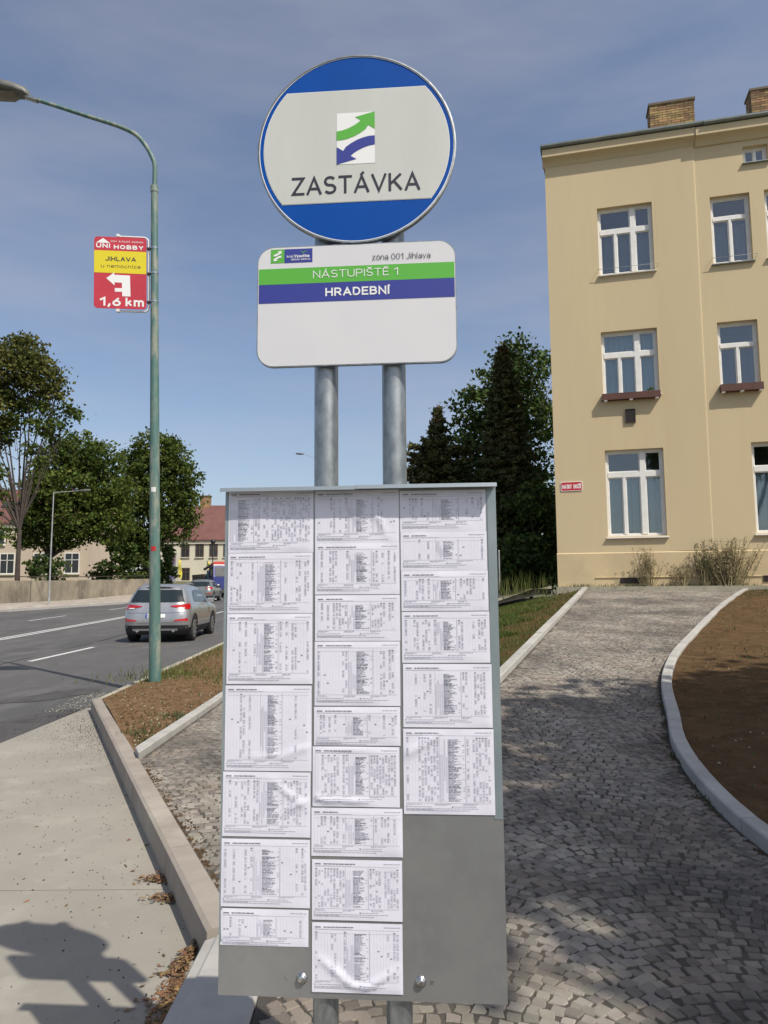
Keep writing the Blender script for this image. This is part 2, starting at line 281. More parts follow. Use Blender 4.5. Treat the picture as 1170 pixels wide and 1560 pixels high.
# plain stroke lettering: every glyph is a few strokes on a cap height of 1
def _arc(cx, cy, rx, ry, a0, a1, n=12): return [(cx + rx * math.cos(R(a0 + (a1 - a0) * i / n)), cy + ry * math.sin(R(a0 + (a1 - a0) * i / n))) for i in range(n + 1)]
def glyphs():
    G = {}
    o = _arc(.32, .5, .32, .5, 90, 450, 28)
    G['O'] = (.64, [o]); G['0'] = (.54, [_arc(.27, .5, .27, .5, 90, 450, 28)])
    G['A'] = (.66, [[(0, 0), (.33, 1), (.66, 0)], [(.12, .30), (.54, .30)]]); G['V'] = (.66, [[(0, 1), (.33, 0), (.66, 1)]])
    G['Z'] = (.54, [[(0, 1), (.54, 1), (0, 0), (.54, 0)]]); G['T'] = (.58, [[(0, 1), (.58, 1)], [(.29, 1), (.29, 0)]])
    S = _arc(.27, .745, .25, .255, 35, 250, 14) + _arc(.27, .255, .27, .255, 70, -145, 14)
    G['S'] = (.54, [S]); G['K'] = (.60, [[(0, 0), (0, 1)], [(.56, 1), (.06, .42)], [(.20, .58), (.60, 0)]])
    G['N'] = (.60, [[(0, 0), (0, 1), (.60, 0), (.60, 1)]]); G['U'] = (.58, [[(0, 1), (0, .30)] + _arc(.29, .29, .29, .29, 180, 360, 12) + [(.58, .30), (.58, 1)]])
    P = [(0, .44), (.30, .44)] + _arc(.30, .72, .24, .28, -90, 90, 12) + [(.30, 1), (0, 1)]
    G['P'] = (.54, [[(0, 0), (0, 1)], P]); G['R'] = (.57, [[(0, 0), (0, 1)], P, [(.28, .44), (.57, 0)]])
    G['I'] = (.0, [[(0, 0), (0, 1)]]); G['H'] = (.58, [[(0, 0), (0, 1)], [(.58, 0), (.58, 1)], [(0, .5), (.58, .5)]])
    G['D'] = (.58, [[(0, 0), (0, 1), (.24, 1)] + _arc(.24, .5, .34, .5, 90, -90, 16) + [(0, 0), (0, .02)]])
    G['E'] = (.48, [[(.48, 1), (0, 1), (0, 0), (.48, 0)], [(0, .52), (.42, .52)]]); G['L'] = (.46, [[(0, 1), (0, 0), (.46, 0)]])
    G['B'] = (.56, [[(0, 0), (0, 1)], [(0, 1), (.30, 1)] + _arc(.30, .765, .22, .235, 90, -90, 10) + [(0, .53)], [(0, .53), (.30, .53)] + _arc(.30, .265, .26, .265, 90, -90, 10) + [(0, 0)]])
    G['Y'] = (.60, [[(0, 1), (.30, .46), (.60, 1)], [(.30, .46), (.30, 0)]]); G['M'] = (.70, [[(0, 0), (0, 1), (.35, .35), (.70, 1), (.70, 0)]])
    G['J'] = (.42, [[(.42, 1), (.42, .24)] + _arc(.20, .24, .22, .24, 0, -160, 10)])
    G['1'] = (.32, [[(0, .76), (.30, 1), (.30, 0)]]); G['6'] = (.54, [[(.44, 1), (.10, .50)] + [], _arc(.27, .30, .27, .30, 90, 450, 24)]); G['5'] = (.5, [[(.46, 1), (.06, 1), (.03, .56)] + _arc(.23, .31, .27, .31, 120, -140, 14)])
    G[','] = (.12, [[(.10, .10), (.02, -.16)]])
    x = .70
    oo = _arc(.25, x / 2, .25, x / 2, 90, 450, 24)
    G['o'] = (.50, [oo]); G['a'] = (.46, [_arc(.23, .22, .23, .22, 60, 420, 20)[0:1] + _arc(.22, .20, .22, .20, 90, 450, 20), [(.03, .60)] + _arc(.24, .48, .21, .22, 130, 0, 8) + [(.45, 0)]])
    G['n'] = (.46, [[(0, 0), (0, x)], [(0, .44)] + _arc(.23, .44, .23, .26, 180, 0, 10) + [(.46, 0)]]); G['u'] = (.46, [[(0, x), (0, .24)] + _arc(.23, .25, .23, .25, 180, 360, 10) + [(.46, x)], [(.46, x), (.46, 0)]])
    G['m'] = (.76, [[(0, 0), (0, x)], [(0, .46)] + _arc(.19, .48, .19, .22, 180, 0, 8) + [(.38, 0)], [(.38, .46)] + _arc(.57, .48, .19, .22, 180, 0, 8) + [(.76, 0)]])
    G['e'] = (.48, [[(.02, .36), (.48, .36)] + _arc(.25, .35, .24, .35, 5, 315, 20)]); G['c'] = (.44, [_arc(.25, .35, .25, .35, 45, 315, 18)])
    G['i'] = (.10, [[(.05, 0), (.05, x - .04)], [(.05, .88), (.05, 1.02)]]); G['l'] = (.10, [[(.05, 0), (.05, 1.02)]]); G['h'] = (.46, [[(0, 0), (0, 1.02)], [(0, .44)] + _arc(.23, .44, .23, .26, 180, 0, 10) + [(.46, 0)]])
    G['v'] = (.46, [[(0, x), (.23, 0), (.46, x)]]); G['z'] = (.42, [[(0, x), (.42, x), (0, 0), (.42, 0)]]); G['k'] = (.44, [[(0, 0), (0, 1.02)], [(.40, x), (.04, .28)], [(.16, .40), (.44, 0)]])
    G['r'] = (.26, [[(0, 0), (0, x)], [(0, .42)] + _arc(.20, .46, .20, .23, 180, 70, 6)]); G['j'] = (.08, [[(.08, x), (.08, -.12)] + _arc(-.04, -.12, .12, .12, 0, -80, 5), [(.08, .86), (.08, 1)]])
    G['s'] = (.38, [_arc(.19, .53, .17, .17, 40, 260, 10) + _arc(.19, .18, .19, .18, 80, -140, 10)]); G['y'] = (.46, [[(0, x), (.23, 0)], [(.46, x), (.16, -.28)]])
    ac = lambda w_, y: [[(w_ / 2 - .04, y + .07), (w_ / 2 + .10, y + .24)]]
    ca = lambda w_, y: [[(w_ / 2 - .15, y + .24), (w_ / 2, y + .09), (w_ / 2 + .15, y + .24)]]
    for q, b, f, y in (('Á', 'A', ac, 1), ('Í', 'I', ac, 1), ('Š', 'S', ca, 1), ('Ě', 'E', ca, 1), ('Ž', 'Z', ca, 1), ('Ř', 'R', ca, 1), ('ó', 'o', ac, x), ('č', 'c', ca, x)): G[q] = (G[b][0], G[b][1] + f(G[b][0], y))
    G['Ů'] = (G['U'][0], G['U'][1] + [_arc(.29, 1.17, .09, .09, 0, 360, 10)])
    return G
GL = glyphs()
def lettering(mb, body, u0, u1, v0, v1, n, xf, wt=0.14, mi=0):
    """the word from u0 to u1; v0 is the baseline and v1 the cap height line; wt is stroke width over cap height"""
    gap = .11 + wt * .95; x = 0; items = []
    for ch in body:
        if ch == ' ': x += .34; continue
        w_, st = GL[ch]; items.append((x, st)); x += w_ + gap
    tot = x - gap; H_ = v1 - v0; kx = (u1 - u0 - H_ * wt) / tot; h = wt * H_ / 2; k_ = 0
    for x0, st in items:
        for s_ in st:
            pts = []
            for p in s_:
                q = Vector((u0 + h + (x0 + p[0]) * kx, v0 + h + p[1] * (H_ - 2 * h)))
                if not pts or (q - pts[-1]).length > 1e-6: pts.append(q)
            L_ = len(pts); closed = (pts[0] - pts[-1]).length < 1e-5; vs = []; k_ += 1; nn = n + 0.00004 * (k_ % 5)
            for i, p in enumerate(pts):
                a = pts[i - 1] if i > 0 else (pts[-2] if closed else None); b = pts[i + 1] if i < L_ - 1 else (pts[1] if closed else None)
                d1 = (p - a).normalized() if a is not None else None; d2 = (b - p).normalized() if b is not None else None
                if d1 is None: d1 = d2
                if d2 is None: d2 = d1
                n1 = Vector((-d1.y, d1.x)); n2 = Vector((-d2.y, d2.x)); m_ = n1 + n2
                m_ = m_.normalized() if m_.length > .2 else n1; c = max(.42, m_.dot(n1)); o_ = m_ * (h / c); e = Vector((0, 0))
                if a is None: e = -d2 * h * (.98 if True else 0)
                if b is None: e = d1 * h * .98
                if a is None or b is None:   # keep stroke ends on the baseline and cap line
                    e = e * (1.0 if abs(d1.y) > .8 or abs(d1.x) > .8 else .2)
                vs += [(p.x + e.x + o_.x, p.y + e.y + o_.y, nn), (p.x + e.x - o_.x, p.y + e.y - o_.y, nn)]
            mb.add(vs, [(2 * i, 2 * i + 1, 2 * i + 3, 2 * i + 2) for i in range(L_ - 1)], mi, False, xf)
def word(par, m, body, u0, u1, v0, v1, n, xf, wt=0.14):
    mb = MB(); lettering(mb, body, u0, u1, v0, v1, n, xf, wt); return mb.build('lettering', m, par)

# ------------------------------------------------------------------ terrain
def lerp_pts(pts, y):
    if y <= pts[0][1]: return pts[0][0]
    for (x0, y0), (x1, y1) in zip(pts, pts[1:]):
        if y <= y1: return x0 + (x1 - x0) * (y - y0) / (y1 - y0)
    return pts[-1][0]
ROAD_R = [(-3.55, -40), (-3.70, 5), (-3.76, 9.3), (-4.3, 19), (-5.4, 38), (-6.4, 58), (-7.5, 96)]
ROAD_L = [(-22.5, -40), (-21.3, 20), (-20.1, 37.7), (-18.2, 50.3), (-17.6, 70), (-17.4, 96)]
KR = [(2.25, 0.0), (2.02, 2.6), (1.90, 3.75), (1.95, 4.63), (2.12, 5.45), (2.38, 6.2), (2.72, 7.2), (3.10, 8.1), (3.60, 9.1), (4.35, 10.4), (5.4, 12.2), (6.6, 14.2), (8.0, 16.4), (8.95, 17.8)]
def smooth_pts(pts, k=6):
    res = []
    for i in range(len(pts) - 1):
        p0, p1, p2, p3 = (np.array(pts[max(0, min(len(pts) - 1, i + d))], float) for d in (-1, 0, 1, 2))
        for t in np.linspace(0, 1, k, endpoint=False):
            res.append(tuple(0.5 * ((2 * p1) + (-p0 + p2) * t + (2 * p0 - 5 * p1 + 4 * p2 - p3) * t * t + (-p0 + 3 * p1 - 3 * p2 + p3) * t ** 3)))
    res.append(tuple(pts[-1])); return res
KRS = smooth_pts(KR)
def zr(x, y): return 0.012 * max(0, -x - 8) + 0.012 * max(0, y - 21) + 0.018 * max(0, y - 50)
def zp(y):
    t = max(0.0, min(y, 18.2) - 3.6); return 0.16 + 0.0865 * t * (t / (t + 0.25) if t > 0 else 0)
def xL(y): return 1.3 + (y - 7.9) * 0.3714
def zt(x, y):
    e = lerp_pts(ROAD_R, y)
    if x < e: return zr(x, y)
    base = 0.16 + zr(-5, y)
    if x < -0.35: return base
    l = xL(y) if y > 4.6 else -0.3
    r = lerp_pts(KRS, y)
    if x < l: return base + (zp(y) - base) * max(0, min(1, (x + 0.35) / max(0.05, l + 0.35)))
    z = zp(y)
    if x > r: z += min(0.9, (x - r) * 0.045)
    return z
def zfar(x, y):   # far side of the road: path, grass strip, wall foot
    l = lerp_pts(ROAD_L, y); return zr(x, y) + (0.10 + min(0.45, 0.05 * (l - x)) if x < l else 0)

def strip(name, left, right, y0, y1, ny, nx, zf, m, kind='structure', parent=None, dz=0.0):
    vs = []; fs = []
    for j in range(ny + 1):
        y = y0 + (y1 - y0) * j / ny; a, b = left(y), right(y)
        for i in range(nx + 1):
            x = a + (b - a) * i / nx; vs.append((x, y, zf(x, y) + dz))
    for j in range(ny):
        for i in range(nx):
            k = j * (nx + 1) + i; fs.append((k, k + 1, k + nx + 2, k + nx + 1))
    mb = MB(); mb.add(vs, fs, 0, True); return mb.build(name, m, parent, kind)

# big ground sheet
def zground(x, y):
    if y < 110 and -30 < x < 25 and y > -60:
        l = lerp_pts(ROAD_L, y)
        z = zfar(x, y) if x < l else zt(x, y)
    else:
        z = zfar(max(x, -30), min(max(y, -60), 110)) if x < -18 else zt(min(x, 25), min(max(y, -60), 110))
    if x < 1.0 and y < 12 and x > -4.5: z = min(z, -0.02)
    if -9 < x < -1.9 and y < 98: z = min(z, zr(x, y) - 0.05)
    return z - 0.10
gx = sorted(set([-900, -400, -200, -120, -80, -60, -45, -36] + list(np.arange(-30, -4, 2.0)) + list(np.arange(-4, 12.1, 0.5)) + [14, 17, 20, 25, 40, 80, 200, 400, 900]))
gy = sorted(set([-900, -300, -100, -60, -30, -15, -8, -4] + list(np.arange(-2, 20.1, 0.5)) + list(np.arange(22, 111, 4.0)) + [130, 180, 300, 600, 1200]))
vs = [(x, y, zground(x, y)) for y in gy for x in gx]; nxg = len(gx)
fs = [(j * nxg + i, j * nxg + i + 1, (j + 1) * nxg + i + 1, (j + 1) * nxg + i) for j in range(len(gy) - 1) for i in range(nxg - 1)]
mb = MB(); mb.add(vs, fs, 0, True); mb.build('ground', M['grass_ground'], None, 'structure')

# road, markings
strip('road', lambda y: lerp_pts(ROAD_L, y), lambda y: lerp_pts(ROAD_R, y), -40, 96, 120, 8, zr, M['asphalt'])
road = bpy.data.objects['road']
def rline(x0, y0, x1, y1, wd, parent, nm='lane_marking', m=None, dz=0.006):
    mb = MB(); n = max(2, int(abs(y1 - y0) / 2))
    vs = []
    for i in range(n + 1):
        t = i / n; x = x0 + (x1 - x0) * t; y = y0 + (y1 - y0) * t
        for d in (-wd / 2, wd / 2): vs.append((x + d, y, zr(x + d, y) + dz))
    mb.add(vs, [(2 * i, 2 * i + 1, 2 * i + 3, 2 * i + 2) for i in range(n)]); return mb.build(nm, m or M['road_paint'], parent)
k = -0.059
for d in (-0.11, 0.13): rline(-11.43 + d - k * 60, 21.5 - 60, -11.43 + d + k * 62, 21.5 + 62, 0.12, road)
for y in (-4.5, 5.4, 15.3, 25.6, 36, 46, 56): rline(-7.48 + k * 0.75 * (y - 15.3) - (0.35 if y > 20 else 0), y, -7.60 + k * 0.75 * (y - 15.3) - (0.35 if y > 20 else 0), y + 3.6, 0.13, road)
for y in (20, 30.5, 41, 52): rline(-15.0 + k * (y - 30), y, -15.3 + k * (y - 30), y + 4.2, 0.11, road)
rline(-7.1, 6, -8.6, 25, 0.07, road, 'tar_seam', M['tar'], 0.004); rline(-8.6, 25, -9.8, 44, 0.07, road, 'tar_seam', M['tar'], 0.004)
# darker patch of tar along the bay and a stain on the road
def blob(name, pts, zf, m, parent, dz, sub=4, jit=0.08):
    P = []
    n = len(pts)
    for i in range(n):
        a, b = Vector(pts[i]), Vector(pts[(i + 1) % n])
        for q in range(sub):
            p = a.lerp(b, q / sub); P.append((p.x + random.uniform(-jit, jit), p.y + random.uniform(-jit, jit)))
    mb = MB(); mb.poly([(x, y, zf(x, y) + dz) for x, y in P]); return mb.build(name, m, parent)
blob('asphalt_patch', [(-4.9, 1.5), (-4.75, 6.0), (-4.35, 8.6), (-3.85, 9.35), (-3.78, 8.5), (-3.80, 1.5)], zr, M['asphalt_dark'], road, 0.008, 6, 0.05)
blob('asphalt_patch', [(-5.3, 9.6), (-4.6, 9.9), (-4.2, 10.7), (-4.35, 11.2), (-4.9, 10.9), (-5.15, 10.1)], zr, M['asphalt_dark'], road, 0.005, 5, 0.06)

# flush pale kerb along the right edge of the road
ke = struct('road_kerb')
y = 9.35
while y < 44:
    x0, x1 = lerp_pts(ROAD_R, y), lerp_pts(ROAD_R, y + 0.98)
    mb = MB(); wdt = 0.28
    q = [(x0, y), (x0 + wdt, y), (x1 + wdt, y + 0.98), (x1, y + 0.98)]
    zz = 0.085 + zr(-5, y) + random.uniform(-0.008, 0.008)
    mb.prism(q, zz - 0.25, zz, 0); mb.build('kerbstone', M['kerb_stone'], ke); y += 1.0
# far side of the road
strip('far_path', lambda y: lerp_pts(ROAD_L, y) - 3.2, lambda y: lerp_pts(ROAD_L, y), 5, 92, 60, 3, zfar, M['concrete_kerb_brown'], 'structure', None, 0.02)
fk = struct('far_kerb')
y = 14.0
while y < 80:
    x0, x1 = lerp_pts(ROAD_L, y), lerp_pts(ROAD_L, y + 1.95)
    mb = MB(); zz = zr(x0, y) + 0.13
    mb.add([(x0 - .2, y, zz), (x0, y, zz), (x1, y + 1.95, zz + .02), (x1 - .2, y + 1.95, zz + .02), (x0 - .2, y, zz - .4), (x0, y, zz - .4), (x1, y + 1.95, zz - .4), (x1 - .2, y + 1.95, zz - .4)],
           [(0, 1, 2, 3), (1, 5, 6, 2), (0, 4, 5, 1), (3, 2, 6, 7)]); mb.build('kerbstone', M['concrete_kerb'], fk); y += 2.0

# ------------------------------------------------------------------ bus bay of concrete
bay = struct('bus_bay')
def oblx(y): return -0.775 - (y - 3.14) * 0.4826       # foot of the slanting kerb
mb = MB(); mb.prism([(-3.77, -6), (-0.70, -6), (-0.70, 2.9), (-0.775, 3.14), (oblx(3.735), 3.735), (-3.77, 3.735)], -0.2, 0.012); mb.build('concrete_slab', M['concrete'], bay)
mb = MB(); mb.prism([(-3.77, 3.743), (oblx(3.743), 3.743), (oblx(9.25), 9.25), (-3.77, 9.2)], -0.2, 0.012); mb.build('concrete_slab', M['concrete'], bay)
# slanting kerb along the bay, 1 m stones
kb = struct('bay_kerb')
p0 = Vector((-0.69, 2.96)); p1 = Vector((-3.60, 8.98)); L = (p1 - p0).length; d = (p1 - p0) / L; nn = Vector((d.y, -d.x))
t = 0.0
while t < L - 0.01:
    t2 = min(L, t + 1.0); a = p0 + d * (t + 0.003); b = p0 + d * (t2 - 0.003)
    if t == 0: a = p0 + d * 0.02
    mb = MB(); W_ = 0.118; bv = 0.012; H_ = 0.165
    prof = [(-0.02, -0.15), (-0.012, H_ - bv), (bv - 0.004, H_), (W_ - bv, H_), (W_, H_ - bv), (W_, -0.15)]
    vs = []
    for q in (a, b):
        for o_, z_ in prof: vs.append((q.x + nn.x * o_, q.y + nn.y * o_, z_))
    m_ = len(prof); mb.add(vs, [(i, (i + 1) % m_, m_ + (i + 1) % m_, m_ + i) for i in range(m_)] + [tuple(range(m_ - 1, -1, -1)), tuple(range(m_, 2 * m_))])
    mb.build('kerbstone', M['concrete_kerb_brown'], kb); t = t2
# wide smooth boarding kerb beside the stop
pk = struct('boarding_kerb')
y = -3.0
while y < 2.9:
    y2 = min(2.93, y + 0.99); a_, b_ = y + 0.004, y2 - 0.004
    prof = [(-0.735, -0.12), (-0.715, 0.13), (-0.70, 0.155), (-0.665, 0.160), (-0.655, 0.166), (-0.44, 0.170), (-0.43, 0.160), (-0.43, -0.12)]
    vs = [(x, q, z) for q in (a_, b_) for x, z in prof]; m_ = len(prof)
    if y2 > 2.9:   # mitred end meeting the slanting kerb
        vs = [(x, a_, z) for x, z in prof] + [(x, b_ + (x + 0.70) * 0.45 * 1.0 - 0.02, z) for x, z in prof]
    mb = MB(); mb.add(vs, [(i, i + 1, m_ + i + 1, m_ + i) for i in range(m_ - 1)] + [tuple(range(m_ - 1, -1, -1)), tuple(range(m_, 2 * m_))])
    mb.build('kerbstone', M['concrete_kerb'], pk); y += 1.0

# ------------------------------------------------------------------ verge, sidewalk, ramp, banks
def obl_in(y): return -0.580 - (y - 2.96) * 0.4826
def noise2(x, y): return 0.5 * math.sin(3.1 * x + 1.7 * y) * math.sin(2.3 * y - 1.1 * x) + 0.3 * math.sin(9.1 * x + 4) * math.sin(8.3 * y) + 0.2 * math.sin(19 * x + 2 * y) * math.sin(17 * y)
def verge_l(y):
    return obl_in(y) + 0.0 if y < 8.98 else lerp_pts(ROAD_R, y) + 0.27
strip('verge_soil', verge_l, lambda y: max(verge_l(y) + 0.02, -2.06), 6.0, 45, 160, 10, lambda x, y: 0.14 + zr(-5, y) + 0.012 * noise2(x, y) + 0.05 * max(0, 1 - abs(x + 3.0)), M['verge_soil'])
vk = struct('verge_kerb')
y = 5.72
while y < 30:
    mb = MB(); mb.bbox(-2.055, -1.955, y + 0.003, y + 0.997, -0.1 + zr(-5, y), 0.215 + zr(-5, y) + random.uniform(-.003, .003), 0.008)
    if y < 6: mb.v = [(x, (5.83 if x > -2.0 else 6.035) if yy < 6.3 else yy, z) for x, yy, z in mb.v]
    mb.build('kerbstone', M['concrete_kerb'], vk); y += 1.0
# lawn wedge
def lz(x, y): return zt(x, y) + 0.03 + 0.015 * noise2(x * .8, y * .8)
strip('lawn_bank', lambda y: -0.28, lambda y: max(-0.2, xL(y) - 0.12), 5.0, 18.6, 90, 16, lz, M['lawn_soil'])
strip('back_ground', lambda y: -0.28, lambda y: 5.6 + (y - 18.7) * .1, 18.55, 40, 20, 10, lambda x, y: 1.40 * min(1, max(0.1, (x + .35) / 4.2)) + 0.03 if y > 0 else 0, M['grass_ground'])
# right bank of bare earth
def bz(x, y):
    r = lerp_pts(KRS, y); return zp(y) + 0.035 + max(0, x - r) * 0.045 + 0.018 * noise2(x, y)
strip('soil_bank', lambda y: lerp_pts(KRS, y) + 0.05, lambda y: lerp_pts(KRS, y) + 9 - max(0, y - 8) * 0.55, -1.0, 17.9, 110, 50, bz, M['soil'])

def kerb_line(name, pts, W_, h, m, seg, zf, side=1):
    st = struct(name); P = [Vector(p) for p in pts]
    D = [0]
    for a, b in zip(P, P[1:]): D.append(D[-1] + (b - a).length)
    def at(s_):
        for i in range(len(P) - 1):
            if s_ <= D[i + 1] or i == len(P) - 2:
                t_ = (s_ - D[i]) / (D[i + 1] - D[i]); return P[i].lerp(P[i + 1], t_), (P[i + 1] - P[i]).normalized()
    s_ = 0
    while s_ < D[-1] - 0.1:
        e = min(D[-1], s_ + seg); vs = []; n_ = 4; prof = [(0, -0.25), (0, h - 0.008), (0.008, h), (W_ - 0.008, h), (W_, h - 0.008), (W_, -0.25)]; m_ = len(prof)
        dzk = random.uniform(-.003, .003)
        for q in range(n_ + 1):
            p_, t_ = at(s_ + 0.003 + (e - s_ - 0.006) * q / n_); r_ = Vector((t_.y, -t_.x)) * side
            for o_, z_ in prof:
                x_, y_ = p_.x + r_.x * o_, p_.y + r_.y * o_; vs.append((x_, y_, zf(p_.x, p_.y) + z_ + dzk))
        fs = [(q * m_ + i, q * m_ + (i + 1) % m_, (q + 1) * m_ + (i + 1) % m_, (q + 1) * m_ + i) for q in range(n_) for i in range(m_)] + [tuple(range(m_ - 1, -1, -1)), tuple(range(n_ * m_, (n_ + 1) * m_))]
        mb = MB(); mb.add(vs, fs); mb.build('kerbstone', m, st); s_ = e
kerb_line('ramp_kerb', KRS, 0.10, 0.075, M['concrete_kerb'], 1.0, lambda x, y: zp(y))
kerb_line('lawn_kerb', [(xL(5.0) - 0.0, 5.0), (xL(18.35), 18.35)], 0.11, 0.07, M['concrete_kerb'], 1.0, lambda x, y: zp(y), -1)
kerb_line('sidewalk_kerb', [(-0.33, 5.0), (-0.33, 18.4)], 0.08, 0.06, M['concrete_kerb'], 1.0, lambda x, y: 0.16, 1)

# sett paving: bed, 300 nearest stones singly, the rest as one mass
def left_b(y):
    if y < 2.93: return -0.425
    if y < 5.75: return obl_in(y)
    return -1.95
def in_pave(x, y):
    if x < left_b(y) + 0.03 or x > lerp_pts(KRS, y) - 0.03: return False
    if y > 4.95 and -0.36 < x < xL(y) + 0.03: return False
    if x > -0.3 and y > 18.7 - 0.2493 * (x - 4.52) - 0.12: return False
    return y < (18.4 if x > 0 else 16)
def rise(x, y):
    t = max(0, min(1, (x + 1.0) / 1.1)); t = t * t * (3 - 2 * t)
    if y > 4.95: t = 1 if x > xL(y) - 0.2 else 0 if y > 6.5 else t
    b = 0.16 + zr(-5, y); return b + (zp(y) - b) * t
pv = struct('sett_paving')
vs = []; fs = []
NXB = 26; ys_ = np.arange(-3, 18.51, 0.25)
def bedstrip(l, r, y0, y1, zf):
    o = strip('paving_bed', l, r, y0, y1, int((y1 - y0) / 0.25), 24, zf, M['bed'], None, pv, -0.0040); return o
bedstrip(left_b, lambda y: lerp_pts(KRS, y) + 0.02, -3, 4.95, rise)
bedstrip(left_b, lambda y: -0.3, 4.95, 28, rise)
bedstrip(lambda y: max(-0.3, xL(y) - 0.05), lambda y: lerp_pts(KRS, y) + 0.02, 4.95, 17.6, lambda x, y: zp(y))
bedstrip(lambda y: xL(y) - 0.05, lambda y: 8.95 - (y - 17.6) * 3.9, 17.6, 18.4, lambda x, y: zp(y))
stones = []
LW = 1.04; RAD = 0.78; P = 0.0535
for k_ in range(-3, 10):
    xc = k_ * LW + 0.13
    for j in range(-8, 380):
        yb = j * P
        amax = math.asin(LW / 2 / RAD); n_ = int(round(2 * amax * RAD / P))
        for i in range(n_):
            a = -amax + 2 * amax * (i + 0.5 + (0.5 if j % 2 else 0) * (1 if i < n_ - 1 else 0) * 0.6) / n_ + random.uniform(-.012, .012)
            x = xc + random.uniform(-.006, .006) + RAD * math.sin(a); y = yb + RAD * (math.cos(a) - math.cos(amax)) + random.uniform(-.008, .008)
            if y < 0.6 or not in_pave(x, y): continue
            stones.append((x, y, -a))
for j in range(0, 52):      # straight border course beside the kerb
    pass
def stone_verts():
    n_ = random.choice((5, 6, 6, 7)); hw = 0.0300 * random.uniform(.74, 1.12); hd = 0.0276 * random.uniform(.78, 1.08); ring = []
    ph = random.uniform(0, 6.28)
    c = [(-1, -1), (0, -1.04), (1, -1), (1.04, 0), (1, 1), (0, 1.04), (-1, 1), (-1.04, 0)]
    for i, (a, b) in enumerate(c):
        q = random.uniform(.86, 1.0) if i % 2 == 0 else random.uniform(.90, 1.0)
        ring.append((a * hw * q * random.uniform(.80, 1.12), b * hd * q * random.uniform(.80, 1.12)))
    dz = random.uniform(-.0018, .0018); tx, ty = random.uniform(-.035, .035), random.uniform(-.035, .035)
    v = [(x, y, -0.03) for x, y in ring] + [(x * .97, y * .97, -0.0025 + dz + x * tx + y * ty) for x, y in ring] + [(x * .86, y * .86, 0.001 + dz + x * tx + y * ty) for x, y in ring]
    f = [(i, (i + 1) % 8, 8 + (i + 1) % 8, 8 + i) for i in range(8)] + [(8 + i, 8 + (i + 1) % 8, 16 + (i + 1) % 8, 16 + i) for i in range(8)] + [tuple(range(16, 24))]
    return v, f
stones.sort(key=lambda s_: s_[0] ** 2 + s_[1] ** 2)
near = [s_ for s_ in stones if s_[1] > 1.9 and ((0.185 * s_[1] < s_[0] < 0.60 * s_[1]) or (-0.30 * s_[1] < s_[0] < -0.225 * s_[1]) or s_[1] < 2.45)][:300]
ns = set(near)
protos = []
for q in range(14):
    v, f = stone_verts(); me = bpy.data.meshes.new('cobblestone'); me.from_pydata(v, [], f); me.materials.append(M['cobble']); me.update(); protos.append(me)
for x, y, a in near:
    o = bpy.data.objects.new('cobblestone', random.choice(protos)); COL.objects.link(o); o.parent = pv
    o.location = (x, y, rise(x, y)); o.rotation_euler = (0.0865 if y > 3.7 else 0, 0, a + random.choice((0, math.pi)) + random.uniform(-.16, .16))
mb = MB()
for s_ in stones:
    if s_ in ns: continue
    x, y, a = s_; a += random.uniform(-.16, .16); v, f = stone_verts(); ca, sa = math.cos(a), math.sin(a); z0 = rise(x, y); sl = 0.0865 if (y > 3.7 and x > -0.3) else 0
    mb.add([(x + px * ca - py * sa, y + px * sa + py * ca, z0 + pz + sl * (px * sa + py * ca)) for px, py, pz in v], f)
mb.build('cobblestones', M['cobble'], pv, 'stuff')
# ------------------------------------------------------------------ bus stop sign on two poles
SP = Vector((-0.0593, 1.78, 0)); ya = R(4.2)
SU = Vector((math.cos(ya), -math.sin(ya), 0)); SN = Vector((-math.sin(ya), -math.cos(ya), 0))
def sx(u, z, n): p = SP + SU * u + SN * n; return (p.x, p.y, z)
stop = thing('bus_stop_sign', 'round blue and white bus stop sign over a white name plate on two galvanised poles', 'bus stop sign', (SP.x, SP.y, 0.16))
for u in (-0.0858, 0.0872):
    mb = MB(); mb.tube([sx(u, 0.10, 0), sx(u, 1.2, 0), sx(u, 2.80, 0)], 0.0302, 28); mb.build('pole', M['galvanised'], stop)
def circle(cx, cz, r, n=96, a0=0, a1=2 * math.pi): return [(cx + r * math.cos(a0 + (a1 - a0) * i / n), cz + r * math.sin(a0 + (a1 - a0) * i / n)) for i in range(n)]
def sf(u, z, n): return sx(u, z, n - 0.0125)
CX, CZ, CR = -0.0025, 2.626, 0.2535
mb = MB(); mb.prism(circle(CX, CZ, CR), 0.0465, 0.058, 0, sf)
for a in mb.sm: pass
disc = mb.build('sign_disc', M['sign_blue'], stop)
mb = MB()   # folded metal rim round the disc
for ra, rb, na, nb in ((CR + .0035, CR + .0035, 0.0462, 0.060), (CR + .0035, CR - .0005, 0.060, 0.0606), (CR - .0005, CR - .0005, 0.0606, 0.0560)):
    A = circle(CX, CZ, ra); B = circle(CX, CZ, rb); n = len(A)
    mb.add([(u, v, na) for u, v in A] + [(u, v, nb) for u, v in B], [(i, (i + 1) % n, n + (i + 1) % n, n + i) for i in range(n)], 0, True, sf)
mb.build('rim', M['galvanised'], disc)
mb = MB()
A = circle(CX, CZ, CR - 0.0010); B = circle(CX, CZ, CR - 0.0030); n = len(A)
mb.add([(u, v, 0.0588) for u, v in A] + [(u, v, 0.0588) for u, v in B], [(i, (i + 1) % n, n + (i + 1) % n, n + i) for i in range(n)], 0, False, sf)
mb.build('edge_line', M['white_print'], disc)
zt_, zb_ = 2.7845, 2.4805; ri = 0.2395
